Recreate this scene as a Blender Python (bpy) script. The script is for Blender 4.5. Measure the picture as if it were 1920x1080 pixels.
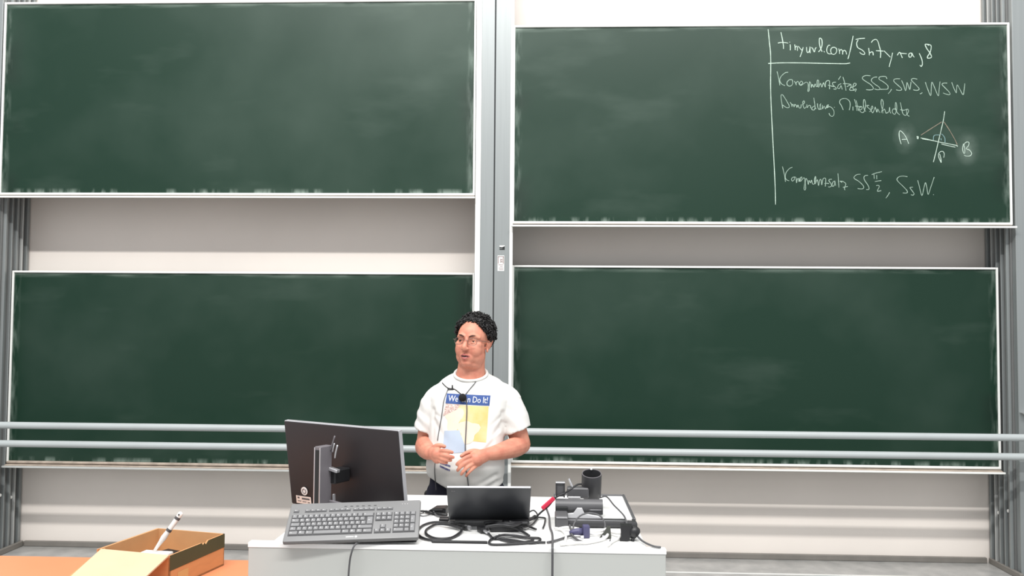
import bpy, bmesh, math, random
from mathutils import Vector, Matrix, Euler, noise
from mathutils.bvhtree import BVHTree

PI = math.pi
R = math.radians
scene = bpy.context.scene
for _o in list(bpy.data.objects):
    bpy.data.objects.remove(_o, do_unlink=True)
COL = scene.collection
random.seed(7)

# ------------------------------------------------------------------ camera
cam_data = bpy.data.cameras.new('lecture_camera')
cam_data.sensor_width = 36.0
cam_data.lens = 36.0 * 1590.0 / 1920.0
cam_data.clip_start = 0.05
cam = bpy.data.objects.new('lecture_camera', cam_data)
COL.objects.link(cam)


def camera_pose(pos, pitch, yaw, roll):
    f = Vector((-math.sin(yaw) * math.cos(pitch), math.cos(yaw) * math.cos(pitch), math.sin(pitch)))
    r = Vector((math.cos(yaw), math.sin(yaw), 0))
    u = r.cross(f)
    c, s = math.cos(roll), math.sin(roll)
    r2, u2 = c * r + s * u, c * u - s * r
    m = Matrix((r2, u2, -f)).transposed().to_4x4()
    m.translation = Vector(pos)
    return m


cam.matrix_world = camera_pose((0, -5.90, 1.68), 0.0413, 0.0385, 0.0074)
scene.camera = cam

# ------------------------------------------------------------------ world, lamps, exposure
scene.view_settings.view_transform = 'Standard'
scene.view_settings.look = 'None'
scene.view_settings.gamma = 1.0
scene.view_settings.use_curve_mapping = False
scene.view_settings.exposure = 0.0

world = bpy.data.worlds.new('hall_ambience')
world.use_nodes = True
world.node_tree.nodes['Background'].inputs[0].default_value = (0.95, 0.97, 1.0, 1)
world.node_tree.nodes['Background'].inputs[1].default_value = 0.86
scene.world = world


def area_lamp(name, loc, target, sx, sy, power, col=(1, 1, 1)):
    d = bpy.data.lights.new(name, 'AREA')
    d.shape = 'RECTANGLE'
    d.size, d.size_y, d.energy, d.color = sx, sy, power, col
    o = bpy.data.objects.new(name, d)
    COL.objects.link(o)
    o.location = loc
    q = (Vector(target) - Vector(loc)).to_track_quat('-Z', 'Y')
    o.rotation_euler = q.to_euler()
    return o


area_lamp('hall_lamp_row', (-0.3, -6.8, 8.2), (-0.3, 0, 1.6), 9.5, 0.22, 880, (1.0, 0.985, 0.965))
area_lamp('board_lamp_row', (-0.3, -3.6, 6.4), (-0.3, -0.4, 2.3), 7.0, 1.2, 200, (1.0, 0.985, 0.965))

# ------------------------------------------------------------------ materials


def lin(c):
    if isinstance(c, str):
        c = tuple(int(c[i:i + 2], 16) for i in (0, 2, 4))
    v = []
    for x in c[:3]:
        x = x / 255.0
        v.append(x / 12.92 if x <= 0.04045 else ((x + 0.055) / 1.055) ** 2.4)
    return (v[0], v[1], v[2], 1.0)


def mat(name, col, rough=0.5, metal=0.0, spec=0.5, var=0.0, scale=8.0, bump=0.0, bscale=200.0, col2=None, stretch=None):
    m = bpy.data.materials.new(name)
    m.use_nodes = True
    nt = m.node_tree
    b = nt.nodes['Principled BSDF']
    b.inputs['Roughness'].default_value = rough
    b.inputs['Metallic'].default_value = metal
    b.inputs['Specular IOR Level'].default_value = spec
    c = lin(col)
    tc = nt.nodes.new('ShaderNodeTexCoord')
    n = nt.nodes.new('ShaderNodeTexNoise')
    n.inputs['Scale'].default_value = scale
    n.inputs['Detail'].default_value = 4.0
    src = tc.outputs['Object']
    if stretch:
        mp = nt.nodes.new('ShaderNodeMapping')
        mp.inputs['Scale'].default_value = stretch
        nt.links.new(src, mp.inputs['Vector'])
        src = mp.outputs['Vector']
    nt.links.new(src, n.inputs['Vector'])
    mix = nt.nodes.new('ShaderNodeMix')
    mix.data_type = 'RGBA'
    if col2 is None:
        k = 1.0 - var
        d = (c[0] * k, c[1] * k, c[2] * k, 1)
    else:
        d = lin(col2)
    mix.inputs['A'].default_value = c
    mix.inputs['B'].default_value = d
    rp = nt.nodes.new('ShaderNodeMapRange')
    rp.inputs['From Min'].default_value = 0.35
    rp.inputs['From Max'].default_value = 0.68
    nt.links.new(n.outputs['Fac'], rp.inputs['Value'])
    nt.links.new(rp.outputs['Result'], mix.inputs['Factor'])
    nt.links.new(mix.outputs['Result'], b.inputs['Base Color'])
    if bump:
        n2 = nt.nodes.new('ShaderNodeTexNoise')
        n2.inputs['Scale'].default_value = bscale
        nt.links.new(src, n2.inputs['Vector'])
        bp = nt.nodes.new('ShaderNodeBump')
        bp.inputs['Strength'].default_value = bump
        bp.inputs['Distance'].default_value = 0.002
        nt.links.new(n2.outputs['Fac'], bp.inputs['Height'])
        nt.links.new(bp.outputs['Normal'], b.inputs['Normal'])
    return m


def board_mat(name, w, h, seed, smudges=()):
    """green enamel with wiped chalk haze; streaky chalk residue along its edges"""
    m = bpy.data.materials.new(name)
    m.use_nodes = True
    nt = m.node_tree
    N, L = nt.nodes.new, nt.links.new
    b = nt.nodes['Principled BSDF']
    b.inputs['Roughness'].default_value = 0.42
    b.inputs['Specular IOR Level'].default_value = 0.32
    tc = N('ShaderNodeTexCoord')
    sep = N('ShaderNodeSeparateXYZ')
    L(tc.outputs['Object'], sep.inputs[0])
    off = N('ShaderNodeMapping')
    off.inputs['Location'].default_value = (seed * 3.7, seed * 1.3, seed * 5.1)
    L(tc.outputs['Object'], off.inputs['Vector'])

    def mth(op, a, b2=None, clamp=False):
        n = N('ShaderNodeMath')
        n.operation = op
        n.use_clamp = clamp
        for i, v in enumerate((a, b2)):
            if v is None:
                continue
            if isinstance(v, (int, float)):
                n.inputs[i].default_value = v
            else:
                L(v, n.inputs[i])
        return n.outputs[0]

    def nz(scale, st=(1, 1, 1), det=4):
        mp = N('ShaderNodeMapping')
        mp.inputs['Scale'].default_value = st
        L(off.outputs[0], mp.inputs['Vector'])
        n = N('ShaderNodeTexNoise')
        n.inputs['Scale'].default_value = scale
        n.inputs['Detail'].default_value = det
        L(mp.outputs[0], n.inputs['Vector'])
        return n.outputs['Fac']

    def rng(v, a, c, d=0.0, e=1.0):
        n = N('ShaderNodeMapRange')
        n.inputs['From Min'].default_value = a
        n.inputs['From Max'].default_value = c
        n.inputs['To Min'].default_value = d
        n.inputs['To Max'].default_value = e
        L(v, n.inputs['Value'])
        return n.outputs['Result']

    x, z = sep.outputs['X'], sep.outputs['Z']
    dx = mth('MINIMUM', x, mth('SUBTRACT', w, x))
    dtop = mth('SUBTRACT', h, z)
    haze = rng(nz(1.1), 0.42, 0.75, 0.0, 0.035)
    smear = rng(nz(1.8, (0.6, 1, 1.8)), 0.58, 0.8, 0.0, 0.04)
    streak_side = mth('MULTIPLY', rng(dx, 0.0, 0.07, 1, 0), rng(nz(5, (6, 1, 1.2)), 0.45, 0.7))
    streak_top = mth('MULTIPLY', rng(dtop, 0.0, 0.05, 1, 0), rng(nz(4, (0.8, 1, 6)), 0.40, 0.62))
    streak_bot = mth('MULTIPLY', rng(z, 0.0, 0.042, 1, 0), rng(nz(5, (3.0, 1, 0.7), 6), 0.50, 0.66))
    edge = mth('ADD', mth('MULTIPLY', streak_side, 0.3), mth('ADD', mth('MULTIPLY', streak_top, 0.3), mth('MULTIPLY', streak_bot, 0.38)))
    chalk = mth('ADD', mth('ADD', haze, smear), edge, True)
    for sx, sz in smudges:                      # letters wiped out and rewritten
        mp = N('ShaderNodeMapping')
        mp.inputs['Location'].default_value = (-sx * 11, 0, -sz * 8)
        mp.inputs['Scale'].default_value = (11, 0.01, 8)
        L(tc.outputs['Object'], mp.inputs['Vector'])
        g = N('ShaderNodeTexGradient')
        g.gradient_type = 'SPHERICAL'
        L(mp.outputs[0], g.inputs[0])
        chalk = mth('ADD', chalk, mth('MULTIPLY', mth('MULTIPLY', g.outputs['Fac'], rng(nz(9, (1.2, 1, 1)), 0.25, 0.7)), 0.20), True)
    clean = mth('MULTIPLY', rng(dx, 0.05, 0.16, 1, 0), rng(nz(1.6, (1, 1, 1)), 0.5, 0.6))
    base = N('ShaderNodeMix')
    base.data_type = 'RGBA'
    base.inputs['A'].default_value = lin((12, 44, 30))
    base.inputs['B'].default_value = lin((9, 36, 24))
    L(clean, base.inputs['Factor'])
    mix = N('ShaderNodeMix')
    mix.data_type = 'RGBA'
    L(base.outputs['Result'], mix.inputs['A'])
    mix.inputs['B'].default_value = lin((190, 208, 196))
    L(chalk, mix.inputs['Factor'])
    L(mix.outputs['Result'], b.inputs['Base Color'])
    return m


def wall_mat(name, col):
    return mat(name, col, rough=0.62, spec=0.35, var=0.05, scale=1.5, bump=0.05, bscale=120)


M = {}
M['wall'] = wall_mat('white_painted_wall', (236, 228, 220))
M['floor'] = mat('grey_linoleum_dusted', (150, 150, 148), rough=0.32, scale=9.0, col2=(172, 171, 168), bump=0.05)
M['skirting'] = mat('grey_skirting', (128, 124, 118), rough=0.5, var=0.15)
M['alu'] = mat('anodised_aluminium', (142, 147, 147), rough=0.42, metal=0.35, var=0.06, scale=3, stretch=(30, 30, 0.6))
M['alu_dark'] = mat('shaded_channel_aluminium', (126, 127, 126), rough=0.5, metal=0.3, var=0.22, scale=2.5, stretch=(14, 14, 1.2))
M['rib'] = mat('pale_rib_aluminium', (186, 188, 186), rough=0.45, metal=0.2, var=0.1, scale=3)
M['alu_white'] = mat('white_enamel_edge', (233, 234, 230), rough=0.4, var=0.03)
M['gap'] = mat('dark_joint', (34, 36, 37), rough=0.8)
M['tray'] = mat('dusty_chalk_tray', (186, 172, 158), rough=0.8, var=0.3, scale=14, stretch=(1.2, 4, 1))
M['rail'] = mat('grey_painted_pipe', (172, 178, 178), rough=0.38, var=0.05, scale=4)
M['chalk'] = mat('white_chalk', (178, 197, 184), rough=0.95, spec=0.1, var=0.25, scale=90)
M['chalk_soft'] = mat('thin_white_chalk', (150, 172, 158), rough=0.95, spec=0.1, var=0.3, scale=60)
M['chalk_brown'] = mat('faint_brown_chalk', (128, 122, 108), rough=0.95, spec=0.1, var=0.3, scale=60)
M['chalk_blue'] = mat('faint_blue_chalk', (120, 150, 150), rough=0.95, spec=0.1, var=0.3, scale=60)
M['smudge'] = mat('rubbed_chalk', (96, 116, 100), rough=0.95, spec=0.1, var=0.3, scale=30)

# ------------------------------------------------------------------ mesh helpers


class MB:
    def __init__(s):
        s.bm = bmesh.new()

    def _xf(s, verts, m):
        for v in verts:
            v.co = m @ v.co

    def box(s, c, size, rot=None, bevel=0.0, seg=1):
        r = bmesh.ops.create_cube(s.bm, size=1.0)
        vs = r['verts']
        for v in vs:
            v.co = Vector((v.co.x * size[0], v.co.y * size[1], v.co.z * size[2]))
        if bevel:
            es = list({e for v in vs for e in v.link_edges})
            rr = bmesh.ops.bevel(s.bm, geom=vs + es, offset=bevel, segments=seg, affect='EDGES', profile=0.5)
            vs = list({v for f in rr['faces'] for v in f.verts} | {v for v in vs if v.is_valid})
        m = Matrix.Translation(Vector(c))
        if rot is not None:
            m = m @ (rot if isinstance(rot, Matrix) else Euler(rot).to_matrix().to_4x4())
        s._xf(vs, m)
        return s

    def tube(s, pts, rad, seg=8, closed=False, cap=True, sq=1.0):
        """round sweep along points; rad a number or a list; sq flattens across the second axis"""
        pts = [Vector(p) for p in pts]
        n = len(pts)
        rads = rad if isinstance(rad, (list, tuple)) else [rad] * n
        t0 = (pts[1] - pts[0]).normalized()
        a = Vector((0, 0, 1)) if abs(t0.z) < 0.9 else Vector((1, 0, 0))
        nrm = (a - t0 * a.dot(t0)).normalized()
        rings = []
        for i in range(n):
            if closed:
                t = (pts[(i + 1) % n] - pts[i - 1]).normalized()
            elif i == 0:
                t = t0
            elif i == n - 1:
                t = (pts[-1] - pts[-2]).normalized()
            else:
                t = (pts[i + 1] - pts[i - 1]).normalized()
            nrm = nrm - t * nrm.dot(t)
            if nrm.length < 1e-6:
                nrm = t.orthogonal()
            nrm.normalize()
            bi = t.cross(nrm)
            r = rads[i]
            rings.append([s.bm.verts.new(pts[i] + (nrm * math.cos(k * 2 * PI / seg) + bi * math.sin(k * 2 * PI / seg) * sq) * r) for k in range(seg)])
        m = n if closed else n - 1
        for i in range(m):
            A, B = rings[i], rings[(i + 1) % n]
            for k in range(seg):
                s.bm.faces.new((A[k], A[(k + 1) % seg], B[(k + 1) % seg], B[k]))
        if cap and not closed:
            s.bm.faces.new(list(reversed(rings[0])))
            s.bm.faces.new(rings[-1])
        return s

    def loft(s, rings, cap=True):
        """rings: lists of points, same count"""
        V = [[s.bm.verts.new(Vector(p)) for p in r] for r in rings]
        n = len(V[0])
        for A, B in zip(V[:-1], V[1:]):
            for k in range(n):
                s.bm.faces.new((A[k], A[(k + 1) % n], B[(k + 1) % n], B[k]))
        if cap:
            s.bm.faces.new(list(reversed(V[0])))
            s.bm.faces.new(V[-1])
        return s

    def ell(s, c, r, rot=None, u=16, v=10):
        rr = bmesh.ops.create_uvsphere(s.bm, u_segments=u, v_segments=v, radius=1.0)
        m = Matrix.Translation(Vector(c))
        if rot is not None:
            m = m @ (rot if isinstance(rot, Matrix) else Euler(rot).to_matrix().to_4x4())
        m = m @ Matrix.Diagonal((r[0], r[1], r[2], 1))
        s._xf(rr['verts'], m)
        return s

    def cyl(s, p0, p1, r, seg=16, r2=None):
        return s.tube([p0, p1], [r, r if r2 is None else r2], seg)

    def prism(s, poly, vec):
        """extrude a polygon (3-D points) along vec"""
        v = Vector(vec)
        A = [s.bm.verts.new(Vector(p)) for p in poly]
        B = [s.bm.verts.new(Vector(p) + v) for p in poly]
        n = len(A)
        s.bm.faces.new(A)
        s.bm.faces.new(list(reversed(B)))
        for k in range(n):
            s.bm.faces.new((A[k], B[k], B[(k + 1) % n], A[(k + 1) % n]))
        return s

    def xf(s, m):
        for v in s.bm.verts:
            v.co = m @ v.co
        return s

    def mesh(s, name, m, smooth=False):
        bmesh.ops.recalc_face_normals(s.bm, faces=s.bm.faces[:])
        me = bpy.data.meshes.new(name)
        s.bm.to_mesh(me)
        s.bm.free()
        for x in (m if isinstance(m, (list, tuple)) else [m]):
            me.materials.append(x)
        if smooth:
            for p in me.polygons:
                p.use_smooth = True
            if smooth == 'auto':
                me.set_sharp_from_angle(angle=R(40))
        return me

    def build(s, name, m, parent=None, smooth=False, loc=None, rot=None):
        o = bpy.data.objects.new(name, s.mesh(name, m, smooth))
        COL.objects.link(o)
        if parent is not None:
            o.parent = parent
        if loc is not None:
            o.location = loc
        if rot is not None:
            o.rotation_euler = rot
        return o


def tag(o, label=None, cat=None, group=None, kind=None):
    if label:
        o['label'] = label
    if cat:
        o['category'] = cat
    if group:
        o['group'] = group
    if kind:
        o['kind'] = kind
    return o


def thing(name, label, cat, loc=(0, 0, 0), rot=(0, 0, 0), group=None):
    o = bpy.data.objects.new(name, None)
    o.empty_display_size = 0.05
    COL.objects.link(o)
    o.location = loc
    o.rotation_euler = rot
    return tag(o, label, cat, group)


def spline(pts, n=6, closed=False):
    """Catmull-Rom through points"""
    P = [Vector(p) for p in pts]
    k = len(P)
    if k < 3 and not closed:
        return [P[0].lerp(P[-1], i / n) for i in range(n + 1)]
    out = []
    for i in range(k if closed else k - 1):
        p0 = P[i - 1] if (closed or i > 0) else P[0] * 2 - P[1]
        p1, p2 = P[i], P[(i + 1) % k]
        p3 = P[(i + 2) % k] if (closed or i + 2 < k) else P[-1] * 2 - P[-2]
        for j in range(n):
            t = j / n
            out.append(0.5 * ((2 * p1) + (p2 - p0) * t + (2 * p0 - 5 * p1 + 4 * p2 - p3) * t * t + (3 * p1 - p0 - 3 * p2 + p3) * t ** 3))
    if not closed:
        out.append(P[-1])
    return out


def text_mesh(txt, size, extrude=0.0, res=1, align='CENTER', spacing=1.0):
    cu = bpy.data.curves.new('lettering', 'FONT')
    cu.body = txt
    cu.size = size
    cu.extrude = extrude
    cu.resolution_u = res
    cu.align_x = align
    cu.align_y = 'CENTER'
    cu.space_character = spacing
    o = bpy.data.objects.new('lettering', cu)
    COL.objects.link(o)
    bpy.context.view_layer.update()
    me = bpy.data.meshes.new_from_object(o.evaluated_get(bpy.context.evaluated_depsgraph_get()))
    bpy.data.objects.remove(o, do_unlink=True)
    bpy.data.curves.remove(cu)
    return me


def struct(mb, name, m, parent=None, smooth=False, loc=None):
    o = mb.build(name, m, parent, smooth, loc)
    if parent is None:
        o['kind'] = 'structure'
    return o


# ------------------------------------------------------------------ room shell
struct(MB().box((0, -4.5, -0.05), (14, 9.8, 0.1)), 'floor', M['floor'])
struct(MB().box((0, 0.44, 3.0), (14, 0.2, 6.0)), 'wall_front', M['wall'])
struct(MB().box((-0.35, 0.328, 0.02), (7.0, 0.024, 0.04), bevel=0.004), 'baseboard_front', M['skirting'])
struct(MB().box((-3.868, 0.13, 0.02), (0.024, 0.40, 0.04), bevel=0.004), 'baseboard_left', M['skirting'])
struct(MB().box((3.178, 0.13, 0.02), (0.024, 0.40, 0.04), bevel=0.004), 'baseboard_right', M['skirting'])
struct(MB().box((-0.35, -0.04, 0.002), (7.0, 0.012, 0.004)), 'trim_floor', M['alu_white'])

# ------------------------------------------------------------------ guide columns


def bolt(parent, c, ax):
    c = Vector(c)
    MB().cyl(c, c + Vector(ax) * 0.012, 0.011, 8).build('bolt', M['alu_white'], parent)


H = 5.2
t = thing('guide_column', 'wide central grey metal guide column with dark vertical joint between the boards', 'column', (-0.357, 0, 0))
MB().box((-0.0665, 0.0, H / 2), (0.129, 0.05, H), bevel=0.003).build('column_panel', M['alu'], t)
MB().box((0.0645, 0.0, H / 2), (0.119, 0.05, H), bevel=0.003).build('column_panel', M['alu'], t)
MB().box((0.0015, 0.004, H / 2), (0.0075, 0.04, H)).build('joint', M['gap'], t)
MB().box((-0.112, -0.0285, H / 2), (0.036, 0.007, H), bevel=0.002).build('edge_strip', M['alu_white'], t)
MB().box((0.122, -0.0285, H / 2), (0.022, 0.007, H), bevel=0.002).build('edge_strip', M['alu_white'], t)
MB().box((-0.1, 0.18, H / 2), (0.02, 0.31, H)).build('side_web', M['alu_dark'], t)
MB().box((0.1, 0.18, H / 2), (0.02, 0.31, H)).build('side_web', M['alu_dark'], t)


def side_column(s, x, label):
    t = thing('guide_column', label, 'column', (x, 0, 0))
    MB().box((s * 0.19, 0.0, H / 2), (0.36, 0.05, H), bevel=0.003).build('column_panel', M['alu'], t)
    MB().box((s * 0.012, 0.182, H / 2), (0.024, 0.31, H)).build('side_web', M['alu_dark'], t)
    for y, w, m in ((0.055, 0.022, 'alu'), (0.12, 0.012, 'alu'), (0.185, 0.022, 'alu'), (0.245, 0.012, 'rib'), (0.31, 0.03, 'alu')):
        MB().box((-s * 0.009, y, H / 2), (0.02, w, H), bevel=0.002).build('guide_rib', M[m], t)
    for y, z in ((0.09, 0.42), (0.215, 0.38)):
        bolt(t, (-s * 0.001, y, z), (-s, 0, 0))
    return t


side_column(-1, -3.9, 'grey metal guide column at the left frame edge beside the empty boards')
rc = side_column(1, 3.19, 'grey metal guide column at the right frame edge beside the written board')
MB().prism([(0.012, -0.028, 1.105), (0.10, -0.028, 1.06), (0.10, -0.028, 1.085)], (0, -0.05, 0)).build('bracket', M['alu_white'], rc)

# stickers on the central column
st = thing('sticker', 'small black sticker with a white top edge on the central metal column', 'sticker', (-0.297, -0.0255, 2.203))
MB().box((0, 0, 0), (0.036, 0.001, 0.030)).build('sticker_base', M['gap'], st)
MB().prism([(-0.018, -0.0006, 0.015), (-0.018, -0.0006, 0.006), (0.0, -0.0006, 0.004), (0.018, -0.0006, 0.011), (0.018, -0.0006, 0.015)], (0, -0.0006, 0)).build('white_band', M['alu_white'], st)
MB().box((-0.006, -0.0008, -0.003), (0.02, 0.0008, 0.002)).box((-0.009, -0.0008, -0.008), (0.012, 0.0008, 0.002)).build('fine_print', M['alu'], st)
nt_ = thing('notice', 'small white printed notice on the central column, below the black sticker', 'notice', (-0.305, -0.0255, 2.095))
MB().box((0, 0, 0), (0.046, 0.001, 0.108)).build('paper', M['alu_white'], nt_)
M['ink_brown'] = mat('brown_grey_print', (132, 112, 112), rough=0.8)
fb = MB()
for c, sz in (((-0.018, 0, 0.022), (0.005, 0.0008, 0.052)), ((0.018, 0, 0.022), (0.005, 0.0008, 0.052)), ((0, 0, 0.046), (0.04, 0.0008, 0.005)), ((-0.001, 0, 0.018), (0.005, 0.0008, 0.03)), ((0.006, 0, 0.026), (0.009, 0.0008, 0.005)), ((0.006, 0, 0.012), (0.005, 0.0008, 0.012)), ((0.011, 0, 0.018), (0.003, 0.0008, 0.04))):
    fb.box((c[0], -0.0008, c[2]), sz)
fb.build('printed_frame', M['ink_brown'], nt_)
fb = MB()
for i, (x, w) in enumerate(((0.0, 0.036), (0.004, 0.02), (0.002, 0.032), (0.003, 0.030))):
    fb.box((x, -0.0008, -0.012 - i * 0.011), (w, 0.0008, 0.004))
fb.build('fine_print', M['ink_brown'], nt_)

# ------------------------------------------------------------------ chalkboards


def chalkboard(label, x0, x1, z0, z1, yf, seed, deep, bottom='alu_white'):
    """origin at the lower left corner of the writing face"""
    w, h = x1 - x0, z1 - z0
    t = thing('chalkboard', label, 'chalkboard', (x0, yf, z0), group=None)
    f = 0.014
    MB().box((w / 2, 0.014, h / 2), (w - f, 0.026, h - f)).build('writing_panel', board_mat('green_board_%d' % seed, w, h, seed, ((2.700, 0.590), (3.120, 0.515)) if seed == 2 else ()), t)
    MB().box((f / 2, 0.006, h / 2), (f, 0.034, h), bevel=0.003).build('frame_rail', M['alu_white'], t)
    MB().box((w - f / 2, 0.006, h / 2), (f, 0.034, h), bevel=0.003).build('frame_rail', M['alu_white'], t)
    MB().box((w / 2, 0.006, h - f / 2), (w - 2 * f, 0.034, f), bevel=0.003).build('frame_rail', M['alu_white'], t)
    MB().box((w / 2, 0.006, -0.004), (w, 0.036, 0.018), bevel=0.004).build('frame_rail', M[bottom], t)
    # tray below: sloping shelf with a white lip
    MB().prism([(0, 0.02, -0.013), (0, -deep, -0.028), (0, -deep, -0.033), (0, 0.02, -0.03)], (w, 0, 0)).build('chalk_tray', M['tray'], t)
    MB().box((w / 2, -deep - 0.003, -0.031), (w + 0.01, 0.008, 0.014), bevel=0.003).build('tray_lip', M['alu_white'], t)
    return t


YF, YR = -0.020, 0.137
b_ul = chalkboard('large empty green chalkboard at upper left, raised to the top', -3.897, -0.491, 2.578, 3.960, YF, 1, 0.05)
b_ur = chalkboard('large green chalkboard at upper right with white handwriting and a triangle sketch', -0.230, 3.180, 2.383, 3.769, YF, 2, 0.05)
b_ll = chalkboard('large empty green chalkboard at lower left, behind the black monitor', -3.880, -0.500, 0.655, 2.035, YR, 3, 0.05, 'tray')
b_lr = chalkboard('large empty green chalkboard at lower right, behind the document camera', -0.232, 3.160, 0.706, 2.092, YR, 4, 0.05)

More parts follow.
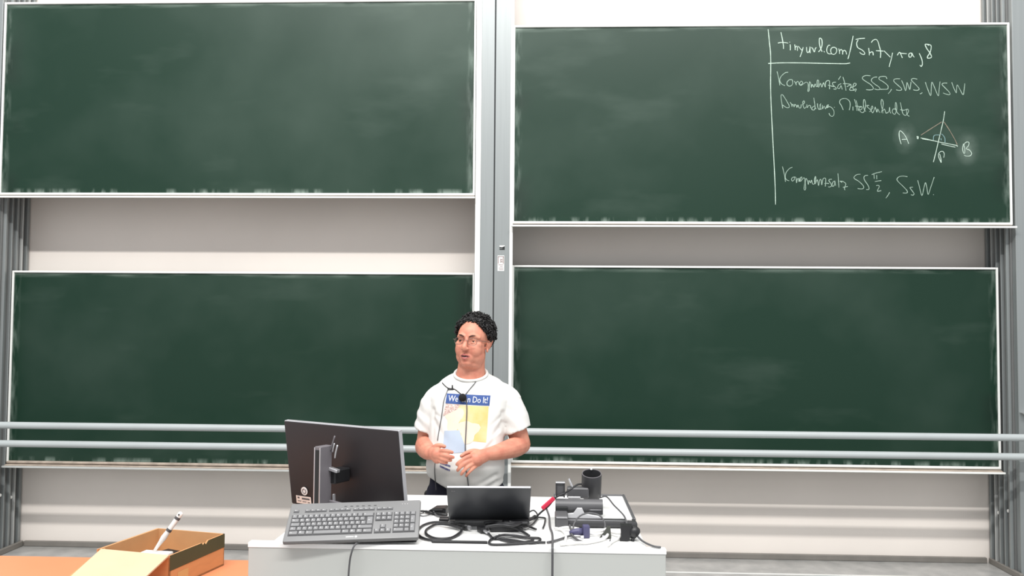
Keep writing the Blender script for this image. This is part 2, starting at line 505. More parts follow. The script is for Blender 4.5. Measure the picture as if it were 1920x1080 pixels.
CHALK = {
"rule":[[1772,1397,1776,1356,1781,1297,1787,1239,1789,1164,1787,1016,1788,939,1790,861,1794,760,1809,429,1812,360,1815,273,1816,172],[1771,1156,1867,1160,2000,1159,2114,1156,2284,1152,2315,1154,2332,1157]],
"url":[[1860,1375,1869,1328,1876,1285,1877,1258],[1839,1299,1860,1303,1886,1302,1909,1298],[1923,1289,1924,1265,1923,1248],[1919,1307,1921,1303],[1954,1288,1956,1269,1957,1249],[1956,1265,1966,1277,1972,1269,1972,1244],[1978,1277,1997,1253,2004,1249],[2012,1269,2002,1234,1990,1201],[2035,1270,2036,1245,2042,1231,2054,1241,2059,1272,2058,1245,2059,1227],[2068,1268,2078,1257,2088,1235,2095,1260,2103,1266],[2116,1235,2130,1252,2141,1284,2140,1319,2130,1332,2123,1325,2124,1288,2132,1256,2141,1237],[2153,1240,2158,1233],[2196,1281,2185,1281,2175,1264,2173,1241,2184,1223,2209,1221],[2225,1268,2209,1264,2200,1248,2205,1225,2222,1217,2238,1232,2240,1256,2225,1268],[2255,1258,2260,1236,2260,1221],[2260,1240,2270,1252,2281,1240,2281,1217],[2281,1236,2293,1246,2304,1236,2308,1217],[2354,1347,2342,1286,2329,1228,2317,1185],[2371,1321,2396,1327,2434,1330],[2388,1319,2378,1298,2380,1275,2389,1261,2414,1247,2431,1228,2427,1216,2410,1220,2397,1232],[2459,1261,2462,1235,2463,1210],[2463,1224,2476,1233,2487,1231,2490,1210],[2477,1299,2490,1315,2509,1321,2522,1307,2531,1274,2539,1243,2540,1215,2538,1192],[2508,1242,2531,1241,2559,1239],[2563,1241,2584,1219,2606,1196],[2621,1227,2614,1192,2602,1149,2597,1128],[2653,1209,2667,1230,2676,1219,2687,1191],[2674,1224,2693,1222,2718,1220],[2755,1222,2740,1224,2731,1214,2734,1197,2747,1199,2753,1220,2759,1207,2768,1195],[2802,1222,2811,1202,2821,1171,2822,1144,2814,1131,2805,1140],[2861,1278,2871,1282,2848,1286,2843,1280,2855,1253,2874,1225,2885,1198,2875,1189,2858,1189,2859,1202,2874,1225,2882,1253,2882,1276,2865,1284]],
"kong1":[[1832,1100,1840,1063,1847,1028,1850,1002],[1908,1094,1887,1090,1861,1067,1851,1047,1851,1032,1862,1012,1885,1000],[1935,1041,1916,1041,1900,1024,1902,1004,1919,996,1936,1008,1938,1031,1935,1041],[1950,1031,1959,1016,1963,1004,1961,1016,1971,1029,1978,1025,1984,1008,1993,1004,2007,1019,1997,1031,1986,1016,1993,1002,2012,1012,2028,1023,2043,1015,2044,984,2041,961,2050,965,2052,1004,2054,1027,2064,1008,2065,986,2073,1008,2082,988,2092,1011,2100,992,2113,1000,2115,1031,2107,1037,2105,1007,2115,988,2128,1015,2137,988,2149,1019,2160,988,2164,1023,2178,1034,2189,1029,2189,999,2189,974],[2179,1003,2206,995,2221,992],[2234,1023,2215,1021,2210,1011,2221,995,2234,984,2232,974,2217,976],[2270,1013,2251,1003,2245,982,2259,980,2268,999,2276,972],[2250,1040,2267,1065],[2282,1059,2291,1026,2297,995,2302,964],[2282,1013,2312,1011,2338,1007],[2308,991,2331,1003,2338,995,2327,968,2361,966],[2330,983,2361,995,2372,1010,2357,1014,2349,991,2353,972,2372,975,2364,956],[2469,1067,2440,1069,2419,1061,2415,1046,2435,1029,2468,1007,2487,984,2482,971,2460,968,2439,970],[2514,1058,2494,1056,2477,1043,2477,1028,2497,1009,2526,988,2532,973,2518,969,2495,975],[2581,1045,2573,1060,2548,1062,2529,1056,2529,1041,2556,1024,2584,1000,2588,983,2580,973,2534,972],[2611,973,2603,958,2588,941],[2670,1045,2643,1045,2628,1039,2630,1024,2655,1000,2677,979,2679,968,2663,964,2642,968],[2680,1034,2694,1000,2706,962,2713,991,2717,1019,2727,991,2735,970,2740,996,2744,1023],[2786,1042,2763,1047,2748,1042,2750,1030,2775,1004,2797,978,2795,968,2779,964,2758,968],[2820,949,2811,942,2803,940],[2841,1021,2853,982,2875,927,2880,970,2885,1021,2903,982,2927,925,2933,969,2940,1025],[2988,1014,2965,1014,2953,1005,2969,986,2997,956,3007,939,2997,933,2972,940,2960,946],[3019,1020,3033,978,3049,946,3051,973,3056,1001,3072,973,3094,933,3102,969,3107,1011]],
"anw":[[1869,841,1865,868,1860,899,1858,931,1868,936,1883,915,1901,884,1913,860,1911,847,1894,847,1869,864],[1920,884,1930,868,1932,853,1936,868,1943,864,1947,851,1951,868,1962,860,1966,847,1973,864,1981,845,1992,845,1996,868],[2004,864,2017,880,2015,893,2006,884,2011,852,2019,841,2030,852],[2034,868,2036,845,2046,860,2057,860,2062,841],[2091,860,2072,848,2068,833,2083,829,2091,845],[2082,914,2087,879,2091,845,2098,837],[2106,875,2110,844,2121,833,2129,875],[2123,868,2127,833,2138,844,2140,864,2142,837,2152,856,2161,837,2171,860,2182,864,2170,844,2186,852,2204,844,2218,821,2217,794,2204,784,2189,794,2185,807],[2220,849,2224,847],[2282,829,2269,860,2258,879,2262,898,2281,908,2307,906,2326,887,2329,859,2323,828],[2348,852,2348,825],[2359,903,2371,856,2375,824],[2370,895,2380,856,2385,822],[2363,856,2384,854,2404,848],[2384,831,2404,831,2411,848,2396,852,2392,831,2402,814,2421,814,2434,856,2430,894,2422,899,2419,865,2425,831,2435,818],[2458,860,2444,860,2448,848,2466,830,2468,818,2458,818],[2471,830,2483,843,2479,856,2471,839,2475,818,2483,809,2496,839,2500,847,2510,813,2516,835,2528,809],[2539,809,2550,843,2554,881,2544,903,2539,873,2547,830,2551,805],[2551,822,2562,834,2572,805],[2574,805,2591,817,2597,847,2599,817,2605,805],[2636,834,2620,834,2615,813,2632,798,2645,834,2643,873,2637,877,2636,839,2649,809,2665,794],[2670,881,2678,838,2686,804,2702,790,2715,800,2725,821,2719,834,2711,821,2715,796,2729,783],[2669,830,2694,826,2715,834]],
"draw":[[2673,591,2663,625,2659,659,2663,681,2672,681,2691,662,2709,632,2723,594],[2677,623,2714,625],[2777,643,2788,643,2787,628,2780,634,2786,640],[2804,634,2859,623,2921,607,2987,594,3048,581],[2815,628,2877,617,2917,609],[2943,592,2986,581,3037,570],[2941,463,2927,493,2923,519,2935,538,2953,540,2962,523,2958,497],[2931,523,2939,489,2941,463],[3092,594,3086,557,3092,530,3099,529,3101,557,3096,587,3111,604,3129,602,3125,579,3110,560,3132,549,3146,527,3135,510,3109,508,3095,515],[3045,583,3052,578,3047,576],[2969,818,2959,756,2944,692,2923,606,2905,531,2888,467]],
"arc":[[2890,617,2892,643,2903,654,2932,654],[2944,662,2954,654,2967,632,2968,602],[2941,632,2943,617]],
"tri":[[2806,653,2878,700,2948,745],[2963,745,2999,688,3034,624,3050,587]],
"kong2":[[1865,436,1872,405,1880,367,1885,330],[1933,431,1913,422,1892,398,1885,377,1885,356,1895,342,1910,337],[1946,363,1933,360,1926,346,1933,335,1945,346,1946,363,1957,356,1960,322,1965,346,1974,353,1977,332,1987,346,1997,363,1984,356,1980,339,1990,335,2004,353,2014,356,2016,325,2011,283,2016,273,2022,283,2021,329,2025,353,2035,335,2040,311,2045,339,2055,322,2062,342,2069,315,2082,318,2091,353,2088,367,2082,342,2086,315,2096,336,2103,342,2109,304,2118,342,2127,342,2131,308,2140,349,2154,355,2159,342,2155,297],[2150,318,2167,320,2181,318],[2200,348,2184,346,2181,336,2194,318,2197,301,2184,294,2175,296],[2221,336,2208,329,2201,308,2208,298,2218,311,2221,336,2225,304],[2242,388,2245,343,2248,291],[2255,334,2276,332,2294,318,2291,301,2285,284,2289,273],[2269,325,2255,336],[2275,292,2308,298],[2395,383,2371,380,2352,365,2354,352,2381,335,2404,314,2416,296,2411,283,2394,281,2375,284],[2445,375,2427,373,2418,361,2423,340,2441,313,2451,292,2450,278,2433,277],[2471,380,2500,391,2540,401],[2486,382,2488,351],[2504,377,2505,349],[2492,332,2513,336,2535,339],[2501,304,2516,306,2521,296,2512,278,2509,265,2519,266,2534,270],[2591,258,2579,237,2565,218],[2712,366,2682,370,2655,365,2641,348,2651,330,2678,303,2704,275,2711,260,2702,253,2679,254],[2748,294,2730,292,2730,286,2748,261,2755,249,2749,239,2734,241],[2781,341,2792,296,2808,236,2822,289,2833,325,2842,289,2850,244,2869,296,2892,363],[2885,244,2887,240]],
}

def ribbon(bm, pts, w, y):
    P = [Vector((p[0], 0, p[1])) for p in pts]
    n = len(P)
    L_, R_ = [], []
    for i in range(n):
        t = (P[min(i + 1, n - 1)] - P[max(i - 1, 0)])
        if t.length < 1e-6:
            t = Vector((1, 0, 0))
        t.normalize()
        nv = Vector((-t.z, 0, t.x))
        ww = w * (0.85 + 0.3 * noise.noise(P[i] * 25)) * 0.5
        yy = y - 0.000008 * i
        L_.append(bm.verts.new(P[i] + nv * ww + Vector((0, yy, 0))))
        R_.append(bm.verts.new(P[i] - nv * ww + Vector((0, yy, 0))))
    for i in range(n - 1):
        bm.faces.new((L_[i], L_[i + 1], R_[i + 1], R_[i]))


def chalk(parent, keys, name, m, w, label=None):
    mb = MB()
    k = 0
    for key in keys:
        for s in CHALK[key]:
            pts = [Vector((s[i] / 1000.0, 0, s[i + 1] / 1000.0 - 0.046)) for i in range(0, len(s), 2)]
            q = spline(pts, 5)
            k += 1
            ribbon(mb.bm, [(p.x, p.z) for p in q], w, -0.0008 - 0.00002 * (k % 9))
    o = mb.build(name, m, parent)
    o['kind'] = 'stuff'
    if label:
        o['label'] = label
    return o


chalk(b_ur, ['rule'], 'chalk_rule', M['chalk'], 0.0068)
chalk(b_ur, ['url'], 'chalk_writing', M['chalk'], 0.0068, 'largest handwritten line at the top of the board')
chalk(b_ur, ['kong1'], 'chalk_writing', M['chalk_soft'], 0.0056, 'second handwritten line with capital letters SSS SWS WSW')
chalk(b_ur, ['anw'], 'chalk_writing', M['chalk_soft'], 0.0052, 'third handwritten line ending above the triangle')
chalk(b_ur, ['kong2'], 'chalk_writing', M['chalk_soft'], 0.0052, 'lowest handwritten line, with a pi over two')
chalk(b_ur, ['draw'], 'chalk_drawing', M['chalk'], 0.0056)
chalk(b_ur, ['arc'], 'chalk_drawing', M['chalk_blue'], 0.0055, 'pale blue angle marks')
chalk(b_ur, ['tri'], 'chalk_drawing', M['chalk_brown'], 0.0065, 'faint brown triangle sides')



# ------------------------------------------------------------------ guard rails
for zz, lab in ((0.9595, 'upper grey guard rail pipe crossing in front of the lower chalkboards'), (0.8356, 'lower grey guard rail pipe crossing in front of the lower chalkboards')):
    g = thing('guard_rail', lab, 'rail', (-0.35, -0.227, zz))
    MB().cyl((-4.1, 0, 0), (4.1, 0, 0), 0.0235, 20).build('pipe', M['rail'], g, smooth='auto')
    for sx in (-4.0, 4.0):
        MB().cyl((sx, 0, 0), (sx, 0.20, 0), 0.018, 10).build('wall_bracket', M['rail'], g, smooth='auto')

# ------------------------------------------------------------------ lectern desk
M['desk_white'] = mat('white_laminate', (240, 240, 238), rough=0.35, var=0.02)
M['desk_grey'] = mat('pale_grey_laminate', (186, 188, 184), rough=0.5, var=0.03, scale=2)
M['orange'] = mat('orange_laminate', (226, 146, 104), rough=0.38, var=0.08, scale=2.5)
M['metal_leg'] = mat('grey_steel_leg', (120, 122, 124), rough=0.4, metal=0.6)
M['black'] = mat('black_plastic', (30, 30, 32), rough=0.42, var=0.2)
M['black_soft'] = mat('black_cable_sheath', (44, 44, 46), rough=0.5, var=0.2, scale=40)
M['grey_cable'] = mat('dark_grey_cable_sheath', (84, 84, 86), rough=0.5, var=0.15)
M['white_cable'] = mat('white_cable_sheath', (226, 225, 222), rough=0.45, var=0.06, scale=30)
M['silver'] = mat('silver_metal', (205, 205, 208), rough=0.28, metal=0.7)
M['white_plastic'] = mat('white_plastic', (236, 234, 230), rough=0.4, var=0.03)

DZ = 0.93
dk = thing('lectern_desk', 'white topped lectern desk with a pale grey front panel, crowded with equipment', 'desk', (-0.295, -2.6, 0))
MB().box((0.008, 0.005, DZ - 0.014), (1.270, 0.80, 0.028), bevel=0.002).build('desktop', M['desk_white'], dk)
MB().box((0.0, -0.416, 0.457), (1.406, 0.026, 0.914), bevel=0.002).build('front_panel', M['desk_grey'], dk)
MB().box((0.0, -0.414, 0.9225), (1.410, 0.034, 0.017), bevel=0.002).build('top_ledge', M['desk_white'], dk)
for sx in (-0.60, 0.62):
    MB().box((sx, 0.02, 0.45), (0.025, 0.72, 0.90), bevel=0.002).build('side_panel', M['desk_grey'], dk)

# ------------------------------------------------------------------ orange table
tb = thing('table', 'low orange topped table at lower left, beside the lectern desk', 'table', (-2.2, -2.95, 0))
MB().box((0, 0, 0.705), (2.34, 0.92, 0.03), bevel=0.004).build('tabletop', M['orange'], tb)
for sx in (-1.08, 1.08):
    for sy in (-0.38, 0.38):
        MB().box((sx, sy, 0.345), (0.04, 0.04, 0.69), bevel=0.004).build('leg', M['metal_leg'], tb)
for sy in (-0.38, 0.38):
    MB().box((0, sy, 0.66), (2.12, 0.025, 0.06), bevel=0.003).build('apron', M['metal_leg'], tb)

# ------------------------------------------------------------------ cardboard box and the wiper in it
M['card'] = mat('brown_cardboard', (205, 146, 96), rough=0.8, var=0.08, scale=12, stretch=(1, 1, 5))
M['card_in'] = mat('plain_cardboard_inside', (196, 150, 104), rough=0.85, var=0.08, scale=12)
M['card_lit'] = mat('lit_cardboard_flap', (214, 184, 152), rough=0.8, var=0.05, scale=10)  # same cardboard, with light on the upward-facing flap put into the colour
M['card_green'] = mat('dark_olive_print', (74, 74, 48), rough=0.7, var=0.1)
M['tape'] = mat('pale_brown_tape', (200, 160, 106), rough=0.4)
bx = thing('cardboard_box', 'open brown cardboard box with a dark olive stripe on the orange table', 'box', (-1.440, -2.695, 0.721), (0, 0, R(-13)))
bw, bd, bh, th = 0.305, 0.33, 0.122, 0.006
MB().box((0, 0, 0.003), (bw, bd, 0.006)).build('base', M['card_in'], bx)
MB().box((0, bd / 2 - th / 2, bh / 2), (bw, th, bh)).build('back_wall', M['card_in'], bx)
MB().box((-bw / 2 + th / 2, 0, bh / 2), (th, bd - 2 * th, bh)).build('left_wall', M['card_in'], bx)
MB().box((0, -bd / 2 + th / 2, bh / 2 - 0.004), (bw, th, bh - 0.008)).build('front_wall', M['card'], bx)
# right wall with a torn notch in its rim
nx = bw / 2
prof = [(-bd / 2, 0), (bd / 2, 0), (bd / 2, bh), (0.06, bh), (0.052, bh - 0.006), (0.045, bh - 0.012), (0.035, bh - 0.004), (0.026, bh - 0.010), (0.018, bh - 0.001), (-bd / 2, bh)]
rw = MB().prism([(nx - th, y, z) for y, z in prof], (th, 0, 0)).build('right_wall', M['card'], bx)
prof2 = [(-bd / 2, bh - 0.055), (bd / 2, bh - 0.052)] + prof[2:]
MB().prism([(nx + 0.0001, y, z) for y, z in prof2], (0.0012, 0, 0)).build('olive_stripe', M['card_green'], rw)
MB().box((nx + 0.001, -bd / 2 + 0.075, 0.028), (0.0012, 0.06, 0.045)).build('tape_patch', M['tape'], rw)
# flaps folded out over the front edge
fl = MB().prism([(-bw / 2 + 0.012, -bd / 2, bh + 0.002), (bw / 2 - 0.004, -bd / 2, bh + 0.002), (bw / 2 + 0.060, -bd / 2 - 0.25, bh - 0.028), (-bw / 2 + 0.105, -bd / 2 - 0.27, bh - 0.030)], (0, 0.0005, -0.005))
fl.build('front_flap', M['card_lit'], bx)
fl = MB().prism([(-bw / 2 - 0.004, -bd / 2 + 0.03, bh - 0.002), (-bw / 2 + 0.05, -bd / 2, bh - 0.006), (-bw / 2 + 0.13, -bd / 2 - 0.27, bh - 0.046), (-bw / 2 + 0.072, -bd / 2 - 0.26, bh - 0.046)], (0, 0.0005, -0.006))
fl.build('side_flap', M['card'], bx)
MB().box((-bw / 2 - 0.004, 0.0, bh / 2 + 0.001), (0.005, bd, bh - 0.004)).build('outer_side_wall', M['card'], bx)

er = thing('chalk_eraser', 'dark chalk eraser lying inside the cardboard box', 'eraser', (-1.40, -2.70, 0.728), (0, 0, R(-25)))
MB().box((0, 0, 0.03), (0.15, 0.09, 0.06), bevel=0.012, seg=2).build('eraser_felt', mat('dark_felt', (92, 82, 84), rough=0.95, var=0.4, scale=60, bump=0.4), er, smooth='auto')
MB().box((0.01, 0, 0.069), (0.13, 0.05, 0.018), bevel=0.006, seg=2).build('grip', M['black'], er, smooth='auto')

wp = thing('wiper', 'white plastic board wiper with grey banded handle standing in the box', 'wiper', (-1.4445, -2.745, 0.808), (0, 0, R(-8)))
MB().box((0, 0, 0.0), (0.115, 0.045, 0.016), bevel=0.005, seg=2).build('wiper_head', M['white_plastic'], wp, smooth='auto')
MB().box((0, 0, -0.012), (0.105, 0.012, 0.014), bevel=0.002).build('blade', M['white_plastic'], wp)
p0, p1 = Vector((-0.012, 0.0, 0.006)), Vector((0.078, 0.035, 0.150))
pts = [p0.lerp(p1, k) for k in (0, 0.12, 0.25, 0.36, 0.5, 0.9, 0.97, 1.0)]
MB().tube(pts, [0.005, 0.006, 0.008, 0.011, 0.009, 0.0095, 0.0095, 0.006], 10, sq=0.7).build('handle', M['white_plastic'], wp, smooth=True)
for k in (0.52, 0.82):
    MB().tube([p0.lerp(p1, k), p0.lerp(p1, k + 0.06)], 0.0104, 10, sq=0.72).build('handle_band', M['grey_cable'], wp, smooth='auto')
hl = p0.lerp(p1, 0.94)
MB().cyl(hl + Vector((0, -0.009, 0.002)), hl + Vector((0, -0.004, 0.0)), 0.003, 8).build('hanging_hole', M['gap'], wp)

# ------------------------------------------------------------------ monitor seen from behind
M['mon_back'] = mat('matt_black_monitor_back', (36, 31, 33), rough=0.5, var=0.12, scale=3)
M['mon_edge'] = mat('silver_monitor_bezel', (176, 176, 180), rough=0.35, metal=0.3)
M['stand'] = mat('grey_stand_plastic', (112, 108, 112), rough=0.4, var=0.05)
phi, tilt, mw, mh = 0.492, 0.1516, 0.565, 0.335
mo = thing('monitor', 'black desktop monitor seen from behind on a grey stand, behind the keyboard', 'monitor', (-0.790, -2.752, DZ), (0, 0, -phi))
# local: x along the panel, -y towards the viewer; panel plane tilted back
pc = Vector((0.0, 0.060, 0.193))


def pan(x, z, y=0.0):
    """point on the tilted rear face"""
    return pc + Vector((x, -z * math.sin(tilt) + y * math.cos(tilt), z * math.cos(tilt) + y * math.sin(tilt)))


rt = Matrix.Rotation(tilt, 4, 'X')
MB().box(pan(0, 0, 0.012), (mw, 0.020, mh), rt, bevel=0.006, seg=2).build('rear_housing', M['mon_back'], mo, smooth='auto')
MB().box(pan(0, mh / 2 - 0.002, 0.016), (mw + 0.002, 0.020, 0.006), rt, bevel=0.002).build('bezel_edge', M['mon_edge'], mo)
MB().box(pan(mw / 2 - 0.002, 0, 0.016), (0.006, 0.020, mh), rt, bevel=0.002).build('bezel_edge', M['mon_edge'], mo)
MB().box(pan(0, 0, 0.0235), (mw - 0.014, 0.004, mh - 0.014), rt).build('screen', M['black'], mo)
MB().box((0.010, -0.052, 0.151), (0.030, 0.060, 0.290), bevel=0.002).build('stand_column', M['stand'], mo)
MB().box((0.010, -0.0825, 0.146), (0.018, 0.002, 0.276)).build('cable_slot', M['gap'], mo)
for sx in (-0.0030, 0.0230):
    MB().box((sx, -0.0828, 0.150), (0.004, 0.0035, 0.286)).build('slot_edge', M['silver'], mo)
MB().box((0.0, 0.0, 0.007), (0.22, 0.17, 0.014), bevel=0.004).build('stand_foot', M['stand'], mo)
MB().box((0.020, 0.016, 0.180), (0.05, 0.085, 0.05), bevel=0.004).build('mount_arm', M['black'], mo)
MB().box((0.044, -0.030, 0.208), (0.040, 0.02, 0.012), Euler((0, R(10), 0)).to_matrix().to_4x4(), bevel=0.002).build('arm_latch', M['silver'], mo)
MB().box((0.040, -0.024, 0.092), (0.007, 0.010, 0.055), Euler((0, R(-4), 0)).to_matrix().to_4x4(), bevel=0.001).build('cable_clip', M['silver'], mo)
MB().tube(spline([(0.024, -0.03, 0.276), (0.034, -0.032, 0.30), (0.046, -0.032, 0.332)], 4), 0.003, 6).build('cable_clip', M['stand'], mo, smooth=True)
MB().tube(spline([(0.034, -0.03, 0.272), (0.040, -0.032, 0.290), (0.045, -0.032, 0.305)], 4), 0.003, 6).build('cable_clip', M['silver'], mo, smooth=True)
MB().tube(spline([(0.046, -0.03, 0.252), (0.052, -0.032, 0.275), (0.060, -0.032, 0.300)], 4), 0.0035, 6).build('cable_clip', M['silver'], mo, smooth=True)
MB().box((0.078, -0.030, 0.082), (0.112, 0.012, 0.024), Euler((R(-8), R(4), 0)).to_matrix().to_4x4(), bevel=0.003).build('port_cover', M['stand'], mo)
# round seal and inventory label
rl = MB()
rl.cyl((0, 0, 0), (0, -0.0012, 0), 0.0165, 24)
sl = rl.build('round_seal', M['white_plastic'], mo, loc=pan(-0.203, -0.106, -0.0008), rot=(tilt, 0, 0))
MB().tube([(0.009 * math.cos(k * PI / 8), -0.0016, 0.009 * math.sin(k * PI / 8)) for k in range(16)], 0.0018, 5, closed=True).build('printed_ring', M['stand'], sl)
lb = MB().box((0, 0, 0), (0.078, 0.0012, 0.030)).build('inventory_label', mat('cream_label', (222, 208, 198), rough=0.6), mo, loc=pan(-0.211, -0.143, -0.0008), rot=(tilt, 0, 0))
q = MB()
q.box((0.012, -0.0011, 0.006), (0.040, 0.0008, 0.006)).box((-0.026, -0.0011, 0.008), (0.010, 0.0008, 0.006))
q.box((-0.022, -0.0011, -0.005), (0.018, 0.0008, 0.002)).box((0.004, -0.0011, -0.006), (0.02, 0.0008, 0.002)).box((0.027, -0.0011, -0.007), (0.012, 0.0008, 0.0025))
q.build('label_print', M['grey_cable'], lb)

# ------------------------------------------------------------------ keyboard leaning against the monitor stand
M['kb'] = mat('grey_keyboard_plastic', (122, 122, 122), rough=0.42, var=0.05)
M['kb_dark'] = mat('dark_key_well', (66, 66, 68), rough=0.6)
M['key'] = mat('grey_key_plastic', (126, 126, 127), rough=0.38, var=0.05)
kbw, kbd = 0.4539, 0.1767
kb = thing('keyboard', 'grey full-size keyboard tilted up on the desk edge in front of the monitor', 'keyboard', (-0.6516, -2.9785, 1.000))
ka, kp, kr = 0.099, 0.5703, -0.0361
kb.rotation_euler = (Matrix.Rotation(ka, 3, 'Z') @ Matrix.Rotation(kp, 3, 'X') @ Matrix.Rotation(kr, 3, 'Y')).to_euler()
MB().box((0, 0, -0.009), (kbw, kbd, 0.018), bevel=0.006, seg=2).build('case', M['kb'], kb, smooth='auto')
U = 0.01865
X0 = -0.2115
ROW = [-0.0545 + i * U for i in range(5)]
FY, MY = 0.0495, 0.0655
wl = MB()
for x0, x1, y0, y1 in ((X0 - 0.002, X0 + 15 * U + 0.001, ROW[0] - U / 2 - 0.001, ROW[4] + U / 2 + 0.001), (X0 + 15.35 * U, X0 + 18.4 * U, ROW[0] - U / 2 - 0.001, ROW[0] + U / 2), (X0 + 16.35 * U, X0 + 17.4 * U, ROW[1] - U / 2, ROW[1] + U / 2 + 0.001), (X0 + 15.35 * U, X0 + 18.4 * U, ROW[3] - U / 2 - 0.001, ROW[4] + U / 2 + 0.001), (X0 + 18.7 * U, X0 + 22.75 * U, ROW[0] - U / 2 - 0.001, ROW[4] + U / 2 + 0.001)):
    wl.box(((x0 + x1) / 2, (y0 + y1) / 2, 0.0003), (x1 - x0, y1 - y0, 0.0008))
for x0, n in ((0, 1), (2.1, 4), (6.55, 4), (11.0, 4), (15.4, 3)):
    wl.box((X0 + (x0 + n / 2) * U, FY - 0.0018, 0.0003), (n * U, 0.0115, 0.0008))
o = wl.build('key_wells', M['kb_dark'], kb)
o['kind'] = 'stuff'
KM = {}


def key_mesh(w, d, h):
    k = (round(w, 4), round(d, 4))
    if k not in KM:
        i, g = 0.0022, 0.0007
        a, b = w / 2 - g, d / 2 - g
        mb = MB()
        mb.loft([[(-a, -b, 0), (a, -b, 0), (a, b, 0), (-a, b, 0)], [(-a + i, -b + i * 0.7, h), (a - i, -b + i * 0.7, h), (a - i, b - i * 1.3, h), (-a + i, b - i * 1.3, h)]])
        KM[k] = mb.mesh('key', M['key'])
    return KM[k]


legend = bmesh.new()


def key(x, y, w=1.0, d=1.0, txt='', h=0.0055, dy=U):
    o = bpy.data.objects.new('key', key_mesh(w * U, d * dy, h))
    COL.objects.link(o)
    o.parent = kb
    px, py = X0 + x * U + w * U / 2, y + (d - 1) * dy / 2
    o.location = (px, py, 0.0006)
    if txt:
        me = text_mesh(txt, 0.0072 if len(txt) == 1 else 0.0048)
        off = Vector((px - (0.002 if w < 1.3 else w * U / 2 - 0.0075), py + (0.001 if len(txt) == 1 else 0), 0.0006 + h + 0.0002))
        for v in me.vertices:
            v.co += off
        legend.from_mesh(me)
        bpy.data.meshes.remove(me)


def row(y, x, items):
    for it in items:
        w = 1.0
        if isinstance(it, tuple):
            it, w = it
        key(x, y, w, 1.0, it)
        x += w


row(ROW[4], 0, ['^', '1', '2', '3', '4', '5', '6', '7', '8', '9', '0', 'ß', '´', ('←', 2.0)])
row(ROW[3], 0, [('↹', 1.5), 'Q', 'W', 'E', 'R', 'T', 'Z', 'U', 'I', 'O', 'P', 'Ü', '+'])
row(ROW[2], 0, [('⇩', 1.75), 'A', 'S', 'D', 'F', 'G', 'H', 'J', 'K', 'L', 'Ö', 'Ä', '#'])
key(13.75, ROW[2], 1.25, 2.0, '↵')
row(ROW[1], 0, [('⇧', 1.25), '<', 'Y', 'X', 'C', 'V', 'B', 'N', 'M', ',', '.', '-', ('⇧', 2.75)])
row(ROW[0], 0, [('Strg', 1.7), ('❖', 1.3), ('Alt', 1.4), ('', 5.1), ('Alt', 1.4), ('❖', 1.2), ('▤', 1.2), ('Strg', 1.7)])
for xs, n, lab in ((0, 1, ['Esc']), (2.1, 4, ['F1', 'F2', 'F3', 'F4']), (6.55, 4, ['F5', 'F6', 'F7', 'F8']), (11.0, 4, ['F9', 'F10', 'F11', 'F12']), (15.4, 3, ['Dr', 'Ro', 'Pa'])):
    for i in range(n):
        key(xs + i, FY, 1.0, 1.0, lab[i], 0.003, 0.0105)
row(ROW[4], 15.4, ['Ei', '↖', '↑'])
row(ROW[3], 15.4, ['En', '↘', '↓'])
key(16.4, ROW[1], 1, 1, '↑')
row(ROW[0], 15.4, ['←', '↓', '→'])
row(ROW[4], 18.75, ['N', '/', '*', '-'])
row(ROW[3], 18.75, ['7', '8', '9'])
row(ROW[2], 18.75, ['4', '5', '6'])
row(ROW[1], 18.75, ['1', '2', '3'])
row(ROW[0], 18.75, [('0', 2.0), ','])
key(21.75, ROW[2], 1, 2.0, '+')
key(21.75, ROW[0], 1, 2.0, '↵')
for i in range(6):
    key(9.2 + i * 1.1, MY, 0.62, 1.0, '', 0.0025, 0.0055)
M['legend'] = mat('white_key_print', (232, 232, 230), rough=0.6)
me = bpy.data.meshes.new('key_legends')
legend.to_mesh(me)
legend.free()
me.materials.append(M['legend'])
o = bpy.data.objects.new('key_legends', me)
COL.objects.link(o)
o.parent = kb
o['kind'] = 'stuff'
q = MB()
for x in (0.163, 0.172, 0.181):
    q.ell((x, MY + 0.003, 0.0004), (0.0011, 0.0011, 0.0006), u=8, v=5)
q.build('status_lights', M['legend'], kb)['kind'] = 'stuff'
q = MB().box((-0.004, -0.0765, 0.0003), (0.026, 0.0035, 0.0006)).cyl((0.0165, -0.0765, 0.0), (0.0165, -0.0765, 0.0008), 0.0042, 16)
q.build('maker_mark', M['legend'], kb)
inv = kb.matrix_basis.inverted()
bpy.context.view_layer.update()
inv = kb.matrix_world.inverted()
kc = [Vector((-0.615, -3.020, 0.940)), Vector((-0.628, -3.052, 0.936)), Vector((-0.637, -3.062, 0.915)), Vector((-0.646, -3.056, 0.870)), Vector((-0.650, -3.054, 0.78)), Vector((-0.652, -3.054, 0.55)), Vector((-0.652, -3.056, 0.012))]
MB().tube([inv @ p for p in spline(kc, 8)], 0.0032, 8).build('keyboard_cord', M['grey_cable'], kb, smooth=True)

cs = thing('flat_case', 'flat black case lying under the tilted grey keyboard', 'case', (-0.60, -2.925, DZ), (0, 0, R(3)))
MB().box((0, 0.0, 0.027), (0.30, 0.085, 0.054), bevel=0.006, seg=2).build('case_body', M['black'], cs, smooth='auto')
MB().box((0.02, -0.055, 0.006), (0.29, 0.03, 0.012), bevel=0.004, seg=2).build('case_lip', M['black'], cs, smooth='auto')

pn = thing('pen', 'thin black pen lying on the white desk edge beside the keyboard', 'pen', (-0.285, -2.993, DZ + 0.0055), (0, 0, R(0.5)))
MB().tube([(-0.095, 0, 0), (-0.09, 0, 0), (0.09, 0, 0), (0.096, 0, 0)], [0.003, 0.005, 0.005, 0.004], 10).build('barrel', M['black'], pn, smooth='auto')
MB().box((-0.055, 0.006, 0.002), (0.06, 0.004, 0.0025), Euler((0, 0, R(3))).to_matrix().to_4x4()).build('clip', M['grey_cable'], pn)

